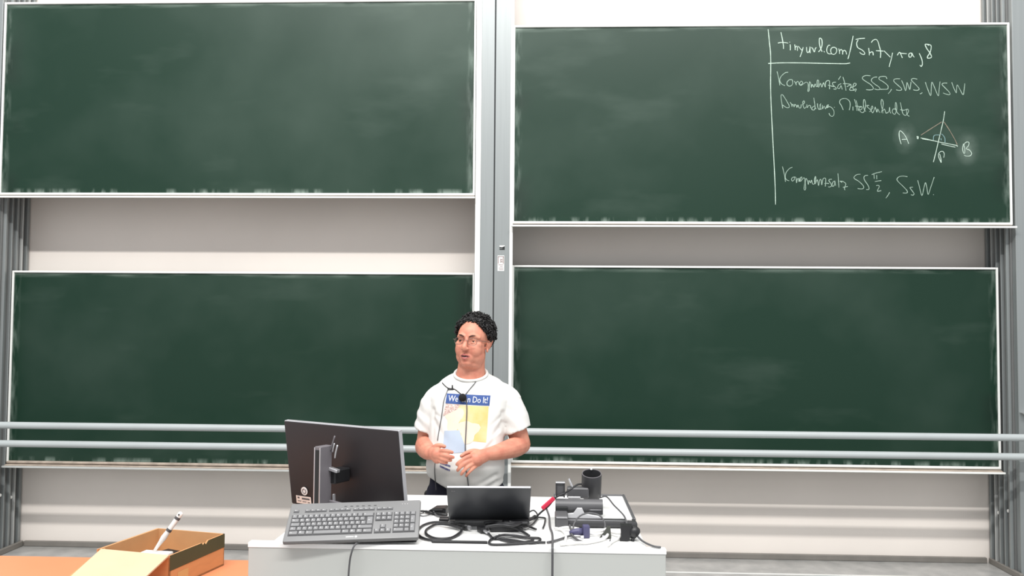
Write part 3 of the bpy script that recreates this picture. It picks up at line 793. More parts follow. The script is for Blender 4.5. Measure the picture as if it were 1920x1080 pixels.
# ------------------------------------------------------------------ laptop with its lid towards the camera
M['lid'] = mat('dark_graphite_lid', (52, 54, 58), rough=0.38, var=0.1, scale=2)
M['lap_base'] = mat('graphite_laptop_base', (92, 92, 92), rough=0.45)
lp = thing('laptop', 'open dark grey laptop seen from behind in front of the person', 'laptop', (-0.200, -2.742, DZ), (0, 0, R(3.0)))
lw, lh, la = 0.298, 0.2145, 0.80
MB().box((0, 0.10, 0.011), (lw, 0.215, 0.018), bevel=0.004, seg=2).build('base', M['lap_base'], lp, smooth='auto')
MB().box((0, 0.11, 0.0205), (lw - 0.03, 0.10, 0.001)).build('key_field', M['black'], lp)
MB().box((0, -0.006, 0.017), (lw * 0.86, 0.014, 0.012), bevel=0.004, seg=2).build('hinge', M['lap_base'], lp, smooth='auto')
lm = Matrix.Translation((0, 0.002, 0.021)) @ Matrix.Rotation(la, 4, 'X')
ld = MB()
ld.box((0, 0.003, lh / 2), (lw, 0.006, lh), bevel=0.0026, seg=2)
ld.xf(lm)
ld = ld.build('lid', M['lid'], lp, smooth='auto')
MB().box((0, 0.003, lh - 0.0012), (lw - 0.004, 0.0066, 0.0022)).xf(lm).build('lid_rim', M['mon_edge'], ld)
MB().box((0, 0.0066, lh / 2), (lw - 0.012, 0.001, lh - 0.02)).xf(lm).build('screen', M['black'], ld)
me = MB().box((-lw / 2 + 0.019, -0.0002, lh - 0.022), (0.003, 0.0006, 0.008)).box((-lw / 2 + 0.026, -0.0002, lh - 0.020), (0.005, 0.0006, 0.003)).box((-lw / 2 + 0.026, -0.0002, lh - 0.025), (0.006, 0.0006, 0.002)).xf(lm)
me.build('maker_mark', M['stand'], ld)


# ------------------------------------------------------------------ cables and small gear on the desk
def cable(name, label, pts, r, m, n=8, cat='cable', group=None):
    P = [Vector(p) for p in pts]
    c = P[0].copy()
    t = thing(name, label, cat, c, group=group)
    MB().tube([p - c for p in spline(P, n)], r, 8).build('cord', m, t, smooth=True)
    return t, c


# adapter left of the laptop
ad = thing('adapter', 'small black cable adapter lying between keyboard and laptop', 'adapter', (-0.420, -2.545, DZ), (0, 0, R(-14)))
ad.scale = (0.82, 0.82, 0.66)
MB().loft([[(-0.035, -0.016, 0.002), (-0.035, 0.016, 0.002), (-0.035, 0.016, 0.018), (-0.035, -0.016, 0.018)], [(-0.008, -0.026, 0.001), (-0.008, 0.026, 0.001), (-0.008, 0.026, 0.040), (-0.008, -0.026, 0.034)], [(0.045, -0.024, 0.001), (0.045, 0.026, 0.001), (0.045, 0.026, 0.046), (0.045, -0.024, 0.040)], [(0.054, -0.018, 0.004), (0.054, 0.02, 0.004), (0.054, 0.02, 0.040), (0.054, -0.018, 0.034)]]).build('adapter_body', M['black'], ad)
MB().box((0.012, -0.0255, 0.029), (0.055, 0.003, 0.004), Euler((0, R(-6), 0)).to_matrix().to_4x4()).build('adapter_seam', M['grey_cable'], ad)
MB().tube([(-0.005, -0.040, 0.010), (0.05, -0.044, 0.010), (0.068, -0.045, 0.009), (0.074, -0.045, 0.008)], [0.009, 0.009, 0.008, 0.004], 10).build('plug', M['black'], ad, smooth=True)
MB().tube(spline([(-0.005, -0.040, 0.010), (-0.05, -0.025, 0.014), (-0.075, -0.012, 0.010)], 5), [0.009] * 5 + [0.006] * 6, 8).build('strain_relief', M['black'], ad, smooth=True)
MB().tube(spline([(-0.075, -0.012, 0.010), (-0.11, -0.002, 0.006), (-0.15, 0.01, 0.005)], 5), 0.004, 8).build('cord', M['black_soft'], ad, smooth=True)
MB().tube(spline([(-0.055, -0.024, 0.008), (-0.062, -0.06, 0.005), (-0.035, -0.085, 0.004), (0.0, -0.055, 0.008)], 6), 0.0028, 8).build('loop_cord', M['grey_cable'], ad, smooth=True)
cable('lead', 'short thin lead plugged into the left side of the laptop', [(-0.432, -2.557, 0.942), (-0.413, -2.603, 0.936), (-0.390, -2.629, 0.936), (-0.372, -2.636, 0.936), (-0.349, -2.666, 0.942)], 0.0032, M['grey_cable'])
pg = thing('plug', 'pair of small black plugs at the left side of the laptop', 'plug', (-0.375, -2.660, DZ))
MB().box((0, 0, 0.011), (0.036, 0.012, 0.008), bevel=0.002).build('plug_body', M['black'], pg)
MB().box((0.002, -0.032, 0.009), (0.036, 0.014, 0.012), bevel=0.002).build('plug_body', M['black'], pg)

# coiled video cable left of the laptop
vc, c = cable('video_cable', 'coiled black video cable with a metal tipped plug, lying before the laptop', [(-0.276, -2.816, 0.940), (-0.329, -2.771, 0.940), (-0.358, -2.722, 0.936), (-0.405, -2.717, 0.936), (-0.438, -2.761, 0.936), (-0.449, -2.835, 0.936), (-0.443, -2.889, 0.936), (-0.418, -2.947, 0.936), (-0.380, -2.977, 0.936), (-0.331, -2.962, 0.936), (-0.300, -2.902, 0.936), (-0.291, -2.844, 0.939), (-0.296, -2.834, 0.944), (-0.330, -2.796, 0.944), (-0.390, -2.758, 0.938), (-0.416, -2.809, 0.936), (-0.418, -2.864, 0.936), (-0.401, -2.916, 0.936), (-0.368, -2.954, 0.936), (-0.320, -2.944, 0.936), (-0.296, -2.871, 0.936), (-0.293, -2.824, 0.936)], 0.0044, M['black_soft'])
d = Vector((0.043, -0.034, 0)).normalized()
b0 = Vector((-0.312, -2.79, 0.944)) - c
MB().tube([b0, b0 + d * 0.012, b0 + d * 0.038, b0 + d * 0.052], [0.006, 0.0105, 0.0115, 0.009], 10, sq=0.75).build('plug_body', M['black'], vc, smooth=True)
MB().tube([b0 + d * 0.050, b0 + d * 0.066], 0.0075, 8, sq=0.55).build('plug_tip', M['silver'], vc, smooth='auto')

# black power adapter with its tangle in front of the laptop
pb = thing('power_adapter', 'flat black power adapter brick lying in the cable tangle before the laptop', 'adapter', (-0.135, -2.800, DZ), (0, 0, R(8)))
MB().box((0, 0, 0.0125), (0.120, 0.056, 0.023), bevel=0.006, seg=2).build('brick', M['black'], pb, smooth='auto')
MB().box((-0.005, -0.012, 0.0244), (0.045, 0.014, 0.0008)).build('rating_plate', M['grey_cable'], pb)
pb2 = thing('docking_hub', 'long black hub box half under the laptop lid edge', 'hub', (-0.095, -2.715, DZ), (0, 0, R(14)))
pb2.location = (-0.100, -2.800, DZ + 0.0245)
MB().box((0, 0, 0.007), (0.095, 0.034, 0.014), bevel=0.005, seg=2).build('hub_body', M['black'], pb2, smooth='auto')
MB().box((0.02, -0.0174, 0.007), (0.04, 0.001, 0.006)).build('port_row', M['grey_cable'], pb2)
G1 = 'black cables tangled in front of the laptop'
cable('tangled_cable', 'black cable looping flat along the desk edge below the power adapter', [(-0.171, -2.954, 0.942), (-0.137, -2.907, 0.940), (-0.100, -2.903, 0.936), (-0.053, -2.922, 0.936), (-0.016, -2.927, 0.936), (-0.010, -2.955, 0.936), (-0.024, -2.985, 0.936), (-0.060, -2.997, 0.936), (-0.114, -3.015, 0.936), (-0.167, -3.022, 0.936), (-0.183, -3.002, 0.936), (-0.180, -2.959, 0.936), (-0.167, -2.930, 0.936), (-0.128, -2.970, 0.936), (-0.078, -3.002, 0.936), (-0.033, -2.985, 0.936), (0.008, -2.982, 0.936)], 0.0042, M['black_soft'], group=G1)
cable('tangled_cable', 'black cable with a double bow right below the power adapter', [(-0.206, -2.796, 0.946), (-0.199, -2.850, 0.940), (-0.188, -2.894, 0.936), (-0.171, -2.937, 0.936), (-0.135, -2.946, 0.936), (-0.098, -2.961, 0.936), (-0.061, -2.980, 0.936), (-0.034, -2.950, 0.936), (-0.062, -2.931, 0.940), (-0.109, -2.912, 0.940), (-0.156, -2.899, 0.936)], 0.0042, M['black_soft'], group=G1)
cable('tangled_cable', 'black cable from the laptop edge bending down in a square corner', [(-0.066, -2.746, 0.956), (-0.038, -2.657, 0.946), (0.003, -2.619, 0.936), (0.007, -2.645, 0.936), (0.005, -2.714, 0.936), (-0.001, -2.780, 0.936)], 0.0032, M['black_soft'], group=G1)
cable('tangled_cable', 'thin black cable making a round loop right of the laptop lid', [(-0.110, -2.883, 0.968), (-0.066, -2.729, 0.958), (-0.055, -2.586, 0.948), (-0.039, -2.547, 0.948), (-0.026, -2.566, 0.942), (-0.022, -2.620, 0.938), (-0.031, -2.691, 0.938), (-0.046, -2.751, 0.938), (-0.074, -2.835, 0.948)], 0.003, M['black_soft'], group=G1)
cable('tangled_cable', 'black cable end pointing down right from the tangle', [(-0.131, -2.837, 0.957), (-0.093, -2.831, 0.943), (-0.063, -2.867, 0.937), (-0.049, -2.900, 0.937)], 0.0046, M['black_soft'], group=G1)
cable('tangled_cable', 'upper short black cable end pointing right from the tangle', [(-0.122, -2.827, 0.968), (-0.065, -2.786, 0.948), (-0.044, -2.783, 0.938), (-0.026, -2.810, 0.938)], 0.004, M['black_soft'], group=G1)
cable('tangled_cable', 'thick black cable running along the front of the laptop hinge', [(-0.214, -2.789, 0.952), (-0.181, -2.796, 0.958), (-0.131, -2.843, 0.964), (-0.084, -2.815, 0.962), (-0.047, -2.693, 0.948), (-0.032, -2.612, 0.940)], 0.0056, M['black_soft'], group=G1)
cable('tangled_cable', 'black cable bundled on top of the power adapter', [(-0.204, -2.887, 0.962), (-0.156, -2.895, 0.972), (-0.109, -2.899, 0.970), (-0.066, -2.763, 0.954), (-0.037, -2.674, 0.946)], 0.005, M['black_soft'], group=G1)
pk = thing('plug', 'black plug with a silver tip at the left end of the cable tangle', 'plug', (-0.2185, -2.838, DZ), (0, 0, R(-62)))
MB().box((0, 0, 0.012), (0.040, 0.026, 0.020), bevel=0.004, seg=2).build('plug_body', M['black'], pk, smooth='auto')
MB().box((0.033, 0, 0.011), (0.034, 0.010, 0.008), bevel=0.001).build('plug_tip', M['silver'], pk)

# tagged cable running up to the document camera
M['red'] = mat('red_tag', (214, 44, 76), rough=0.5, var=0.15, scale=30)
tc_, c = cable('tagged_cable', 'black cable with a red tag rising from the tangle to the document camera', [(-0.046, -2.620, 0.917), (-0.032, -2.620, 0.934), (-0.008, -2.620, 0.958), (0.019, -2.620, 0.981), (0.047, -2.620, 1.014), (0.080, -2.620, 1.030), (0.108, -2.620, 1.049), (0.130, -2.590, 1.058), (0.147, -2.560, 1.055)], 0.0038, M['black_soft'])
MB().box((0.018 - c.x, -2.632 - c.y, 0.994 - c.z), (0.062, 0.010, 0.016), Euler((0, R(-42), 0)).to_matrix().to_4x4(), bevel=0.003).build('red_tag', M['red'], tc_)
cable('hanging_cable', 'dark cable running over the desk edge and down the front panel, right half', [(0.012, -2.625, 0.972), (0.022, -2.66, 0.950), (0.024, -2.75, 0.936), (0.032, -2.86, 0.936), (0.032, -2.98, 0.937), (0.031, -3.036, 0.937), (0.031, -3.053, 0.925), (0.031, -3.052, 0.85), (0.030, -3.052, 0.50), (0.030, -3.053, 0.012)], 0.0040, M['grey_cable'])

# ------------------------------------------------------------------ document camera
M['viz'] = mat('dark_grey_visualizer', (84, 84, 86), rough=0.42, var=0.06)
M['viz_dark'] = mat('blackish_visualizer', (52, 52, 54), rough=0.45)
M['stage'] = mat('white_working_stage', (240, 240, 238), rough=0.3)
M['bracket'] = mat('pale_grey_bracket', (206, 206, 208), rough=0.4)
vz = thing('document_camera', 'dark grey document camera folded over a white stage at the desk right', 'document camera', (0.19, -2.46, DZ))
V = lambda x, y, z: (x - 0.19, y + 2.46, z - DZ)
MB().box(V(0.194, -2.445, 0.9385), (0.288, 0.43, 0.013), bevel=0.002).build('stage_plate', M['stage'], vz)
MB().box(V(0.215, -2.708, 0.9415), (0.260, 0.080, 0.021), Euler((R(-3), 0, 0)).to_matrix().to_4x4(), bevel=0.006, seg=2).build('front_bar', M['viz_dark'], vz, smooth='auto')
MB().box(V(0.200, -2.728, 0.9535), (0.22, 0.006, 0.004)).build('bar_trim', M['silver'], vz)
MB().box(V(0.318, -2.692, 0.9535), (0.020, 0.030, 0.004)).build('button', M['white_plastic'], vz)
MB().box(V(0.342, -2.445, 0.941), (0.010, 0.45, 0.020), bevel=0.002).build('side_frame', M['viz'], vz)
MB().box(V(0.194, -2.226, 0.941), (0.30, 0.010, 0.020), bevel=0.002).build('back_frame', M['viz'], vz)
MB().box(V(0.067, -2.71, 0.9525), (0.048, 0.10, 0.043), bevel=0.004).build('column_block', M['viz'], vz)
MB().box(V(0.068, -2.7615, 0.970), (0.040, 0.003, 0.003)).build('block_trim', M['silver'], vz)
MB().box(V(0.070, -2.650, 0.980), (0.044, 0.03, 0.012), bevel=0.001).build('slot', M['gap'], vz)
MB().cyl(V(0.046, -2.615, 0.982), V(0.226, -2.615, 0.982), 0.027, 24).build('folded_arm', M['viz'], vz, smooth='auto')
MB().box(V(0.198, -2.638, 0.966), (0.056, 0.014, 0.020), bevel=0.002).build('arm_joint', M['viz_dark'], vz)
MB().box(V(0.198, -2.6455, 0.975), (0.040, 0.002, 0.003)).build('joint_trim', M['silver'], vz)
MB().prism([V(0.092, -2.668, 0.9452), V(0.220, -2.668, 0.9452), V(0.220, -2.668, 0.952), V(0.156, -2.668, 0.962), V(0.146, -2.668, 0.983), V(0.128, -2.668, 0.983), V(0.114, -2.668, 0.964), V(0.092, -2.668, 0.962)], (0, 0.02, 0)).build('arm_bracket', M['bracket'], vz)
for x in (0.0490, 0.0800):
    MB().box(V(x, -2.60, 1.040), (0.005, 0.02, 0.055)).build('hinge_post', M['viz_dark'], vz)
MB().box(V(0.0645, -2.60, 1.040), (0.026, 0.012, 0.050)).build('hinge_plate', M['viz'], vz)
MB().box(V(0.0645, -2.602, 1.0685), (0.036, 0.022, 0.005), bevel=0.001).build('hinge_cap', M['silver'], vz)
MB().box(V(0.135, -2.52, 1.016), (0.085, 0.05, 0.040), bevel=0.004).build('camera_neck', M['viz'], vz)
MB().box(V(0.120, -2.545, 1.000), (0.050, 0.012, 0.008), bevel=0.002).build('neck_trim', M['silver'], vz)
MB().cyl(V(0.1000, -2.52, 1.068), V(0.1150, -2.53, 1.036), 0.004, 10).build('lamp_stalk', M['silver'], vz, smooth='auto')
hm = Matrix.Translation(V(0.190, -2.50, 1.042)) @ Matrix.Rotation(R(17), 4, 'X')
hb = MB()
ring = lambda r, z: [(r * math.cos(k * PI / 16), r * math.sin(k * PI / 16), z) for k in range(32)]
hb.loft([ring(0.036, -0.052), ring(0.039, -0.046), ring(0.0395, 0.047), ring(0.0385, 0.049), ring(0.035, 0.048), ring(0.034, 0.012), ring(0.010, 0.010)])
hb.xf(hm).build('camera_head', M['viz_dark'], vz, smooth='auto')
rg = MB().tube([(0.0375 * math.cos(k * PI / 16), 0.0375 * math.sin(k * PI / 16), 0.049) for k in range(32)], 0.0014, 6, closed=True)
rg.xf(hm).build('head_ring', M['stand'], vz, smooth=True)
MB().ell((0.0, 0.034, 0.050), (0.0045, 0.0045, 0.004), u=10, v=6).xf(hm).build('indicator', M['white_plastic'], vz, smooth=True)
MB().cyl((0, 0, 0.011), (0, 0, 0.022), 0.015, 16).xf(hm).build('lens', M['gap'], vz)

# leads of the document camera
cable('camera_lead', 'thin dark lead from the document camera head across the white stage', [(0.225, -2.50, 0.992), (0.252, -2.47, 0.990), (0.275, -2.54, 0.972), (0.290, -2.62, 0.968), (0.300, -2.72, 0.968), (0.303, -2.79, 0.955)], 0.0032, M['grey_cable'])
cable('camera_lead', 'dark grey lead making an upright arch before the document camera', [(0.105, -2.84, 0.938), (0.112, -2.80, 0.960), (0.135, -2.785, 0.984), (0.170, -2.782, 0.993), (0.205, -2.785, 0.984), (0.222, -2.80, 0.960), (0.214, -2.85, 0.938)], 0.0030, M['grey_cable'])

G2 = 'white cables lying before the document camera'
cable('white_cable', 'white cable running along the front of the document camera base', [(0.051, -2.801, 0.938), (0.084, -2.800, 0.944), (0.118, -2.813, 0.944), (0.156, -2.817, 0.938), (0.202, -2.838, 0.942), (0.225, -2.830, 0.948), (0.230, -2.861, 0.948), (0.219, -2.913, 0.942), (0.189, -2.950, 0.938), (0.148, -2.981, 0.938), (0.111, -2.990, 0.938), (0.057, -3.015, 0.938)], 0.0052, M['white_cable'], group=G2)
cable('white_cable', 'white cable with a hook shaped bend beside the black power plug', [(0.150, -2.856, 0.938), (0.191, -2.869, 0.938), (0.231, -2.835, 0.938), (0.259, -2.873, 0.944), (0.274, -2.880, 0.944), (0.266, -2.908, 0.938), (0.240, -2.953, 0.938), (0.224, -2.997, 0.938), (0.217, -3.018, 0.938)], 0.0045, M['white_cable'], group=G2)
cable('white_cable', 'short white cable end bending at the left of the tangle', [(0.041, -2.785, 0.938), (0.060, -2.800, 0.938), (0.075, -2.846, 0.938), (0.079, -2.906, 0.938), (0.075, -2.972, 0.938), (0.071, -3.014, 0.938)], 0.0045, M['white_cable'], group=G2)
cable('grey_lead', 'dark grey lead curving left from the plugs along the desk edge', [(0.112, -2.875, 0.942), (0.096, -2.898, 0.940), (0.069, -2.921, 0.936), (0.039, -2.959, 0.936), (0.014, -2.982, 0.936)], 0.0042, M['grey_cable'])
cable('grey_lead', 'dark grey lead bending round below the blue connector', [(0.094, -2.826, 0.958), (0.099, -2.862, 0.948), (0.100, -2.899, 0.942), (0.116, -2.947, 0.938), (0.133, -2.975, 0.938)], 0.0045, M['grey_cable'])
M['blue'] = mat('blue_grey_connector', (74, 72, 104), rough=0.45, var=0.1)
bc = thing('video_connector', 'blue grey video connector among the white cables', 'connector', (0.138, -2.885, DZ), (0, 0, R(6)))
MB().box((0.012, 0, 0.022), (0.024, 0.030, 0.044), bevel=0.004, seg=2).build('connector_body', M['blue'], bc, smooth='auto')
MB().tube([(0.0, 0.004, 0.020), (-0.020, 0.004, 0.020), (-0.034, 0.004, 0.018), (-0.046, 0.004, 0.016)], [0.014, 0.012, 0.010, 0.006], 10).build('strain_relief', M['blue'], bc, smooth=True)
MB().box((-0.004, -0.016, 0.006), (0.012, 0.008, 0.010), bevel=0.001).build('screw_shell', M['silver'], bc)
gc = thing('cable_connector', 'dark olive cable connector right of the blue grey connector', 'connector', (0.222, -2.885, DZ), (0, 0, R(-8)))
MB().loft([[(-0.024, -0.012, 0.001), (0.016, -0.012, 0.001), (0.016, 0.012, 0.001), (-0.024, 0.012, 0.001)], [(-0.008, -0.010, 0.022), (0.014, -0.010, 0.022), (0.014, 0.010, 0.022), (-0.008, 0.010, 0.022)], [(0.002, -0.008, 0.040), (0.012, -0.008, 0.040), (0.012, 0.008, 0.040), (0.002, 0.008, 0.040)]]).build('connector_body', mat('dark_olive_plastic', (62, 64, 58), rough=0.5), gc)
MB().cyl((-0.014, -0.013, 0.008), (-0.004, -0.013, 0.008), 0.004, 8).build('screw', M['silver'], gc)
pp = thing('power_plug', 'large black power plug at the front right of the white desk', 'plug', (0.294, -2.905, DZ), (0, 0, R(-4)))
MB().loft([[(-0.028, -0.026, 0.002), (0.0, -0.026, 0.002), (0.0, 0.02, 0.002), (-0.028, 0.02, 0.002)], [(-0.024, -0.024, 0.018), (0.010, -0.024, 0.018), (0.010, 0.02, 0.018), (-0.024, 0.02, 0.018)], [(-0.026, -0.020, 0.052), (0.014, -0.020, 0.052), (0.014, 0.02, 0.052), (-0.026, 0.02, 0.052)]]).build('plug_body', M['black'], pp)
MB().tube([(0.010, -0.004, 0.030), (0.024, -0.006, 0.028), (0.034, -0.008, 0.024), (0.037, -0.008, 0.022)], [0.022, 0.023, 0.018, 0.010], 12).build('plug_collar', M['black'], pp, smooth=True)
MB().cyl((0.016, -0.020, 0.002), (0.020, -0.012, 0.02), 0.006, 10).build('pin_guard', M['black'], pp)
cable('power_lead', 'dark lead running from the black power plug over the right desk corner', [(0.325, -2.925, 0.948), (0.338, -2.955, 0.940), (0.352, -2.985, 0.938), (0.372, -3.012, 0.9365), (0.392, -3.022, 0.9365)], 0.0036, M['grey_cable'])
wt = thing('white_plug', 'tiny white plug lying at the front edge below the olive connector', 'plug', (0.227, -2.966, DZ))
MB().box((0, 0, 0.005), (0.014, 0.012, 0.008), bevel=0.002).build('plug_body', M['white_plastic'], wt)
MB().cyl((0, 0.0, 0.009), (0.002, 0.002, 0.016), 0.002, 8).build('pin', M['grey_cable'], wt)

# ------------------------------------------------------------------ person
M['skin'] = mat('ruddy_skin', (206, 142, 118), rough=0.5, spec=0.35, var=0.0, scale=22, col2=(190, 120, 100))
M['lips'] = mat('lips', (176, 98, 92), rough=0.45)
M['mouth'] = mat('mouth_inside', (60, 28, 26), rough=0.7)
M['shirt'] = mat('white_cotton', (216, 215, 211), rough=0.85, spec=0.2, var=0.03, scale=6, bump=0.15, bscale=500)
M['trouser'] = mat('dark_navy_denim', (34, 34, 48), rough=0.85, spec=0.2, var=0.2, scale=30)
M['hair'] = mat('black_curly_hair', (26, 24, 24), rough=0.55, spec=0.4, var=0.4, scale=60)
M['shoe'] = mat('dark_leather', (40, 34, 30), rough=0.5)
M['eye_white'] = mat('eye_white', (216, 206, 198), rough=0.3)
M['iris'] = mat('dark_iris', (46, 34, 28), rough=0.2)
M['brow'] = mat('dark_eyebrow_hair', (70, 46, 38), rough=0.9)

P0 = Vector((-0.345, -1.87, 0.0))
person = thing('person', 'dark haired person with glasses in a white printed T-shirt, standing behind the desk', 'person', P0)
W = lambda x, y, z: Vector((x, y, z)) - P0


def smooth_tube(mb, pts, rads, n=5, seg=14, sq=1.0):
    P = spline(pts, n)
    rr = spline([(r, 0, 0) for r in rads], n)
    mb.tube(P, [max(0.001, v.x) for v in rr], seg, sq=sq)
    mb.ell(P[0], (rr[0].x,) * 3, u=12, v=8)
    mb.ell(P[-1], (rr[-1].x,) * 3, u=12, v=8)


def oval(cx, cy, z, rx, ry, n=28, p=2.3, tilt=0.0, ty=0.0):
    out = []
    for k in range(n):
        a = 2 * PI * k / n
        c, s_ = math.cos(a), math.sin(a)
        x = rx * math.copysign(abs(c) ** (2 / p), c)
        y = ry * math.copysign(abs(s_) ** (2 / p), s_)
        out.append((cx + x, cy + y, z + tilt * x + ty * y))
    return out


def remesh(mb, voxel, smooth_it, name):
    """fuse overlapping closed shapes into one continuous skin"""
    me = mb.mesh('fuse', M['skin'])
    o = bpy.data.objects.new('fuse', me)
    COL.objects.link(o)
    md = o.modifiers.new('fuse', 'REMESH')
    md.mode = 'VOXEL'
    md.voxel_size = voxel
    md2 = o.modifiers.new('soft', 'SMOOTH')
    md2.factor = 0.5
    md2.iterations = smooth_it
    bpy.context.view_layer.update()
    out = bpy.data.meshes.new_from_object(o.evaluated_get(bpy.context.evaluated_depsgraph_get()))
    out.name = name
    bpy.data.objects.remove(o, do_unlink=True)
    bpy.data.meshes.remove(me)
    out.materials.clear()
    for p in out.polygons:
        p.use_smooth = True
    return out


def link(name, me, parent, *mats):
    o = bpy.data.objects.new(name, me)
    COL.objects.link(o)
    for x in mats:
        me.materials.append(x)
    o.parent = parent
    return o


# head frame: origin at the head centre, -y towards the face
HM = Matrix.Translation(W(-0.338, -1.885, 1.585)) @ Matrix.Rotation(R(-17), 4, 'Z') @ Matrix.Rotation(R(3), 4, 'Y') @ Matrix.Rotation(R(-5), 4, 'X')
hd = MB()
hd.ell((0, 0.018, 0.042), (0.0745, 0.094, 0.080), u=28, v=18)             # cranium
hd.ell((0, -0.018, 0.030), (0.068, 0.066, 0.070), u=24, v=16)             # forehead
hd.ell((0, -0.022, -0.035), (0.068, 0.062, 0.074), u=24, v=16)            # face
hd.ell((0.030, -0.045, -0.034), (0.037, 0.036, 0.044))
hd.ell((-0.030, -0.045, -0.034), (0.037, 0.036, 0.044))
hd.ell((0.036, -0.016, -0.062), (0.033, 0.048, 0.044))
hd.ell((-0.036, -0.016, -0.062), (0.033, 0.048, 0.044))
hd.ell((0, -0.058, -0.072), (0.036, 0.030, 0.034))                        # muzzle
hd.ell((0, -0.058, -0.098), (0.028, 0.026, 0.020))                        # chin
hd.ell((0, -0.008, -0.102), (0.056, 0.052, 0.028))                        # soft throat
for s in (-1, 1):
    smooth_tube(hd, [(s * 0.012, -0.078, 0.024), (s * 0.030, -0.077, 0.028), (s * 0.050, -0.060, 0.022)], [0.010, 0.011, 0.009], 3, 10)   # brow ridge
    hd.ell((s * 0.043, -0.050, -0.012), (0.024, 0.020, 0.020))           # cheekbone
    hd.ell((s * 0.0125, -0.096, -0.034), (0.0085, 0.010, 0.008))         # nostril wing
    hd.ell((s * 0.0765, 0.016, -0.004), (0.008, 0.017, 0.029), (R(-12), R(s * 14), R(s * -22)))    # ear
    hd.ell((s * 0.0800, 0.024, 0.010), (0.006, 0.013, 0.020), (R(-12), R(s * 16), R(s * -30)))
    hd.ell((s * 0.0740, 0.006, -0.032), (0.006, 0.008, 0.010))
    # upper eyelid
    smooth_tube(hd, [(s * 0.017, -0.0720, 0.0055), (s * 0.031, -0.0755, 0.0115), (s * 0.045, -0.0640, 0.0060)], [0.0035, 0.0050, 0.0035], 4, 8)
    smooth_tube(hd, [(s * 0.018, -0.0730, 0.0005), (s * 0.031, -0.0745, -0.0045), (s * 0.044, -0.0640, 0.0000)], [0.003, 0.0035, 0.003], 4, 8)
smooth_tube(hd, [(0, -0.076, 0.020), (0, -0.090, -0.002), (0, -0.103, -0.024), (0, -0.103, -0.034)], [0.008, 0.0095, 0.0125, 0.0115], 4, 12)   # nose
smooth_tube(hd, [(-0.022, -0.079, -0.066), (-0.008, -0.0905, -0.0605), (0, -0.0905, -0.0620), (0.008, -0.0905, -0.0605), (0.022, -0.079, -0.066)], [0.003, 0.0055, 0.0055, 0.0055, 0.003], 4, 8)
smooth_tube(hd, [(-0.020, -0.079, -0.070), (0, -0.0900, -0.0790), (0.020, -0.079, -0.070)], [0.003, 0.0065, 0.003], 5, 8)
hd.xf(HM)
body = hd
# neck, torso core, arms, legs
smooth_tube(body, [W(-0.340, -1.868, 1.545), W(-0.346, -1.862, 1.475), W(-0.350, -1.862, 1.40)], [0.062, 0.064, 0.076], 4, 20)
body.loft([oval(*W(-0.352, -1.866, 1.37)[:2], 1.37, 0.105, 0.060), oval(*W(-0.356, -1.872, 1.30)[:2], 1.30, 0.150, 0.085), oval(*W(-0.362, -1.885, 1.10)[:2], 1.10, 0.155, 0.115), oval(*W(-0.364, -1.895, 0.98)[:2], 0.98, 0.160, 0.120), oval(*W(-0.362, -1.88, 0.86)[:2], 0.86, 0.155, 0.105)])
for s, x, y in ((-1, -0.45, -1.87), (1, -0.275, -1.86)):
    smooth_tube(body, [W(x, y, 0.88), W(x - 0.005, y - 0.01, 0.50), W(x - 0.01, y + 0.01, 0.10)], [0.082, 0.055, 0.040], 5, 14)
    body.loft([[W(x + a * 0.04, y + 0.05, 0.055 + 0) if False else W(x + a, y + b, 0.02 + c) for a, b, c in ((-0.03, 0.05, 0), (0.03, 0.05, 0), (0.03, 0.05, 0.09), (-0.03, 0.05, 0.09))], [W(x + a, y - 0.16, 0.02 + c) for a, c in ((-0.03, 0), (0.03, 0), (0.03, 0.035), (-0.03, 0.035))]])
# his right arm (left in the picture)
smooth_tube(body, [W(-0.500, -1.862, 1.300), W(-0.541, -1.862, 1.21), W(-0.560, -1.865, 1.105)], [0.045, 0.047, 0.045], 5, 16)
smooth_tube(body, [W(-0.561, -1.866, 1.105), W(-0.552, -1.935, 1.098), W(-0.528, -2.035, 1.092), W(-0.510, -2.085, 1.094)], [0.046, 0.047, 0.036, 0.029], 5, 16)
# his left arm (right in the picture)
smooth_tube(body, [W(-0.196, -1.862, 1.300), W(-0.142, -1.862, 1.21), W(-0.108, -1.860, 1.108)], [0.045, 0.048, 0.046], 5, 16)
smooth_tube(body, [W(-0.108, -1.860, 1.106), W(-0.138, -1.925, 1.101), W(-0.205, -2.010, 1.092), W(-0.252, -2.050, 1.088)], [0.046, 0.047, 0.037, 0.029], 5, 16)


def finger(pts, r0, r1):
    n = len(pts)
    smooth_tube(body, pts, [r0 + (r1 - r0) * i / (n - 1) for i in range(n)], 4, 10)


# right hand: palm half up, fingers pointing to the middle and gently closed
smooth_tube(body, [W(-0.512, -2.080, 1.095), W(-0.492, -2.112, 1.095), W(-0.470, -2.132, 1.098)], [0.026, 0.030, 0.027], 4, 14, 0.75)
body.ell(W(-0.475, -2.130, 1.090), (0.030, 0.018, 0.036), (0, R(-20), R(-30)))
finger([W(-0.462, -2.138, 1.112), W(-0.440, -2.160, 1.118), W(-0.418, -2.166, 1.116), W(-0.402, -2.158, 1.110)], 0.0098, 0.0078)
finger([W(-0.460, -2.142, 1.096), W(-0.437, -2.168, 1.099), W(-0.413, -2.172, 1.094), W(-0.397, -2.160, 1.089)], 0.0100, 0.0078)
finger([W(-0.464, -2.138, 1.082), W(-0.443, -2.164, 1.082), W(-0.422, -2.166, 1.077), W(-0.408, -2.154, 1.074)], 0.0096, 0.0074)
finger([W(-0.470, -2.130, 1.069), W(-0.453, -2.154, 1.068), W(-0.437, -2.156, 1.064), W(-0.426, -2.146, 1.062)], 0.0086, 0.0066)
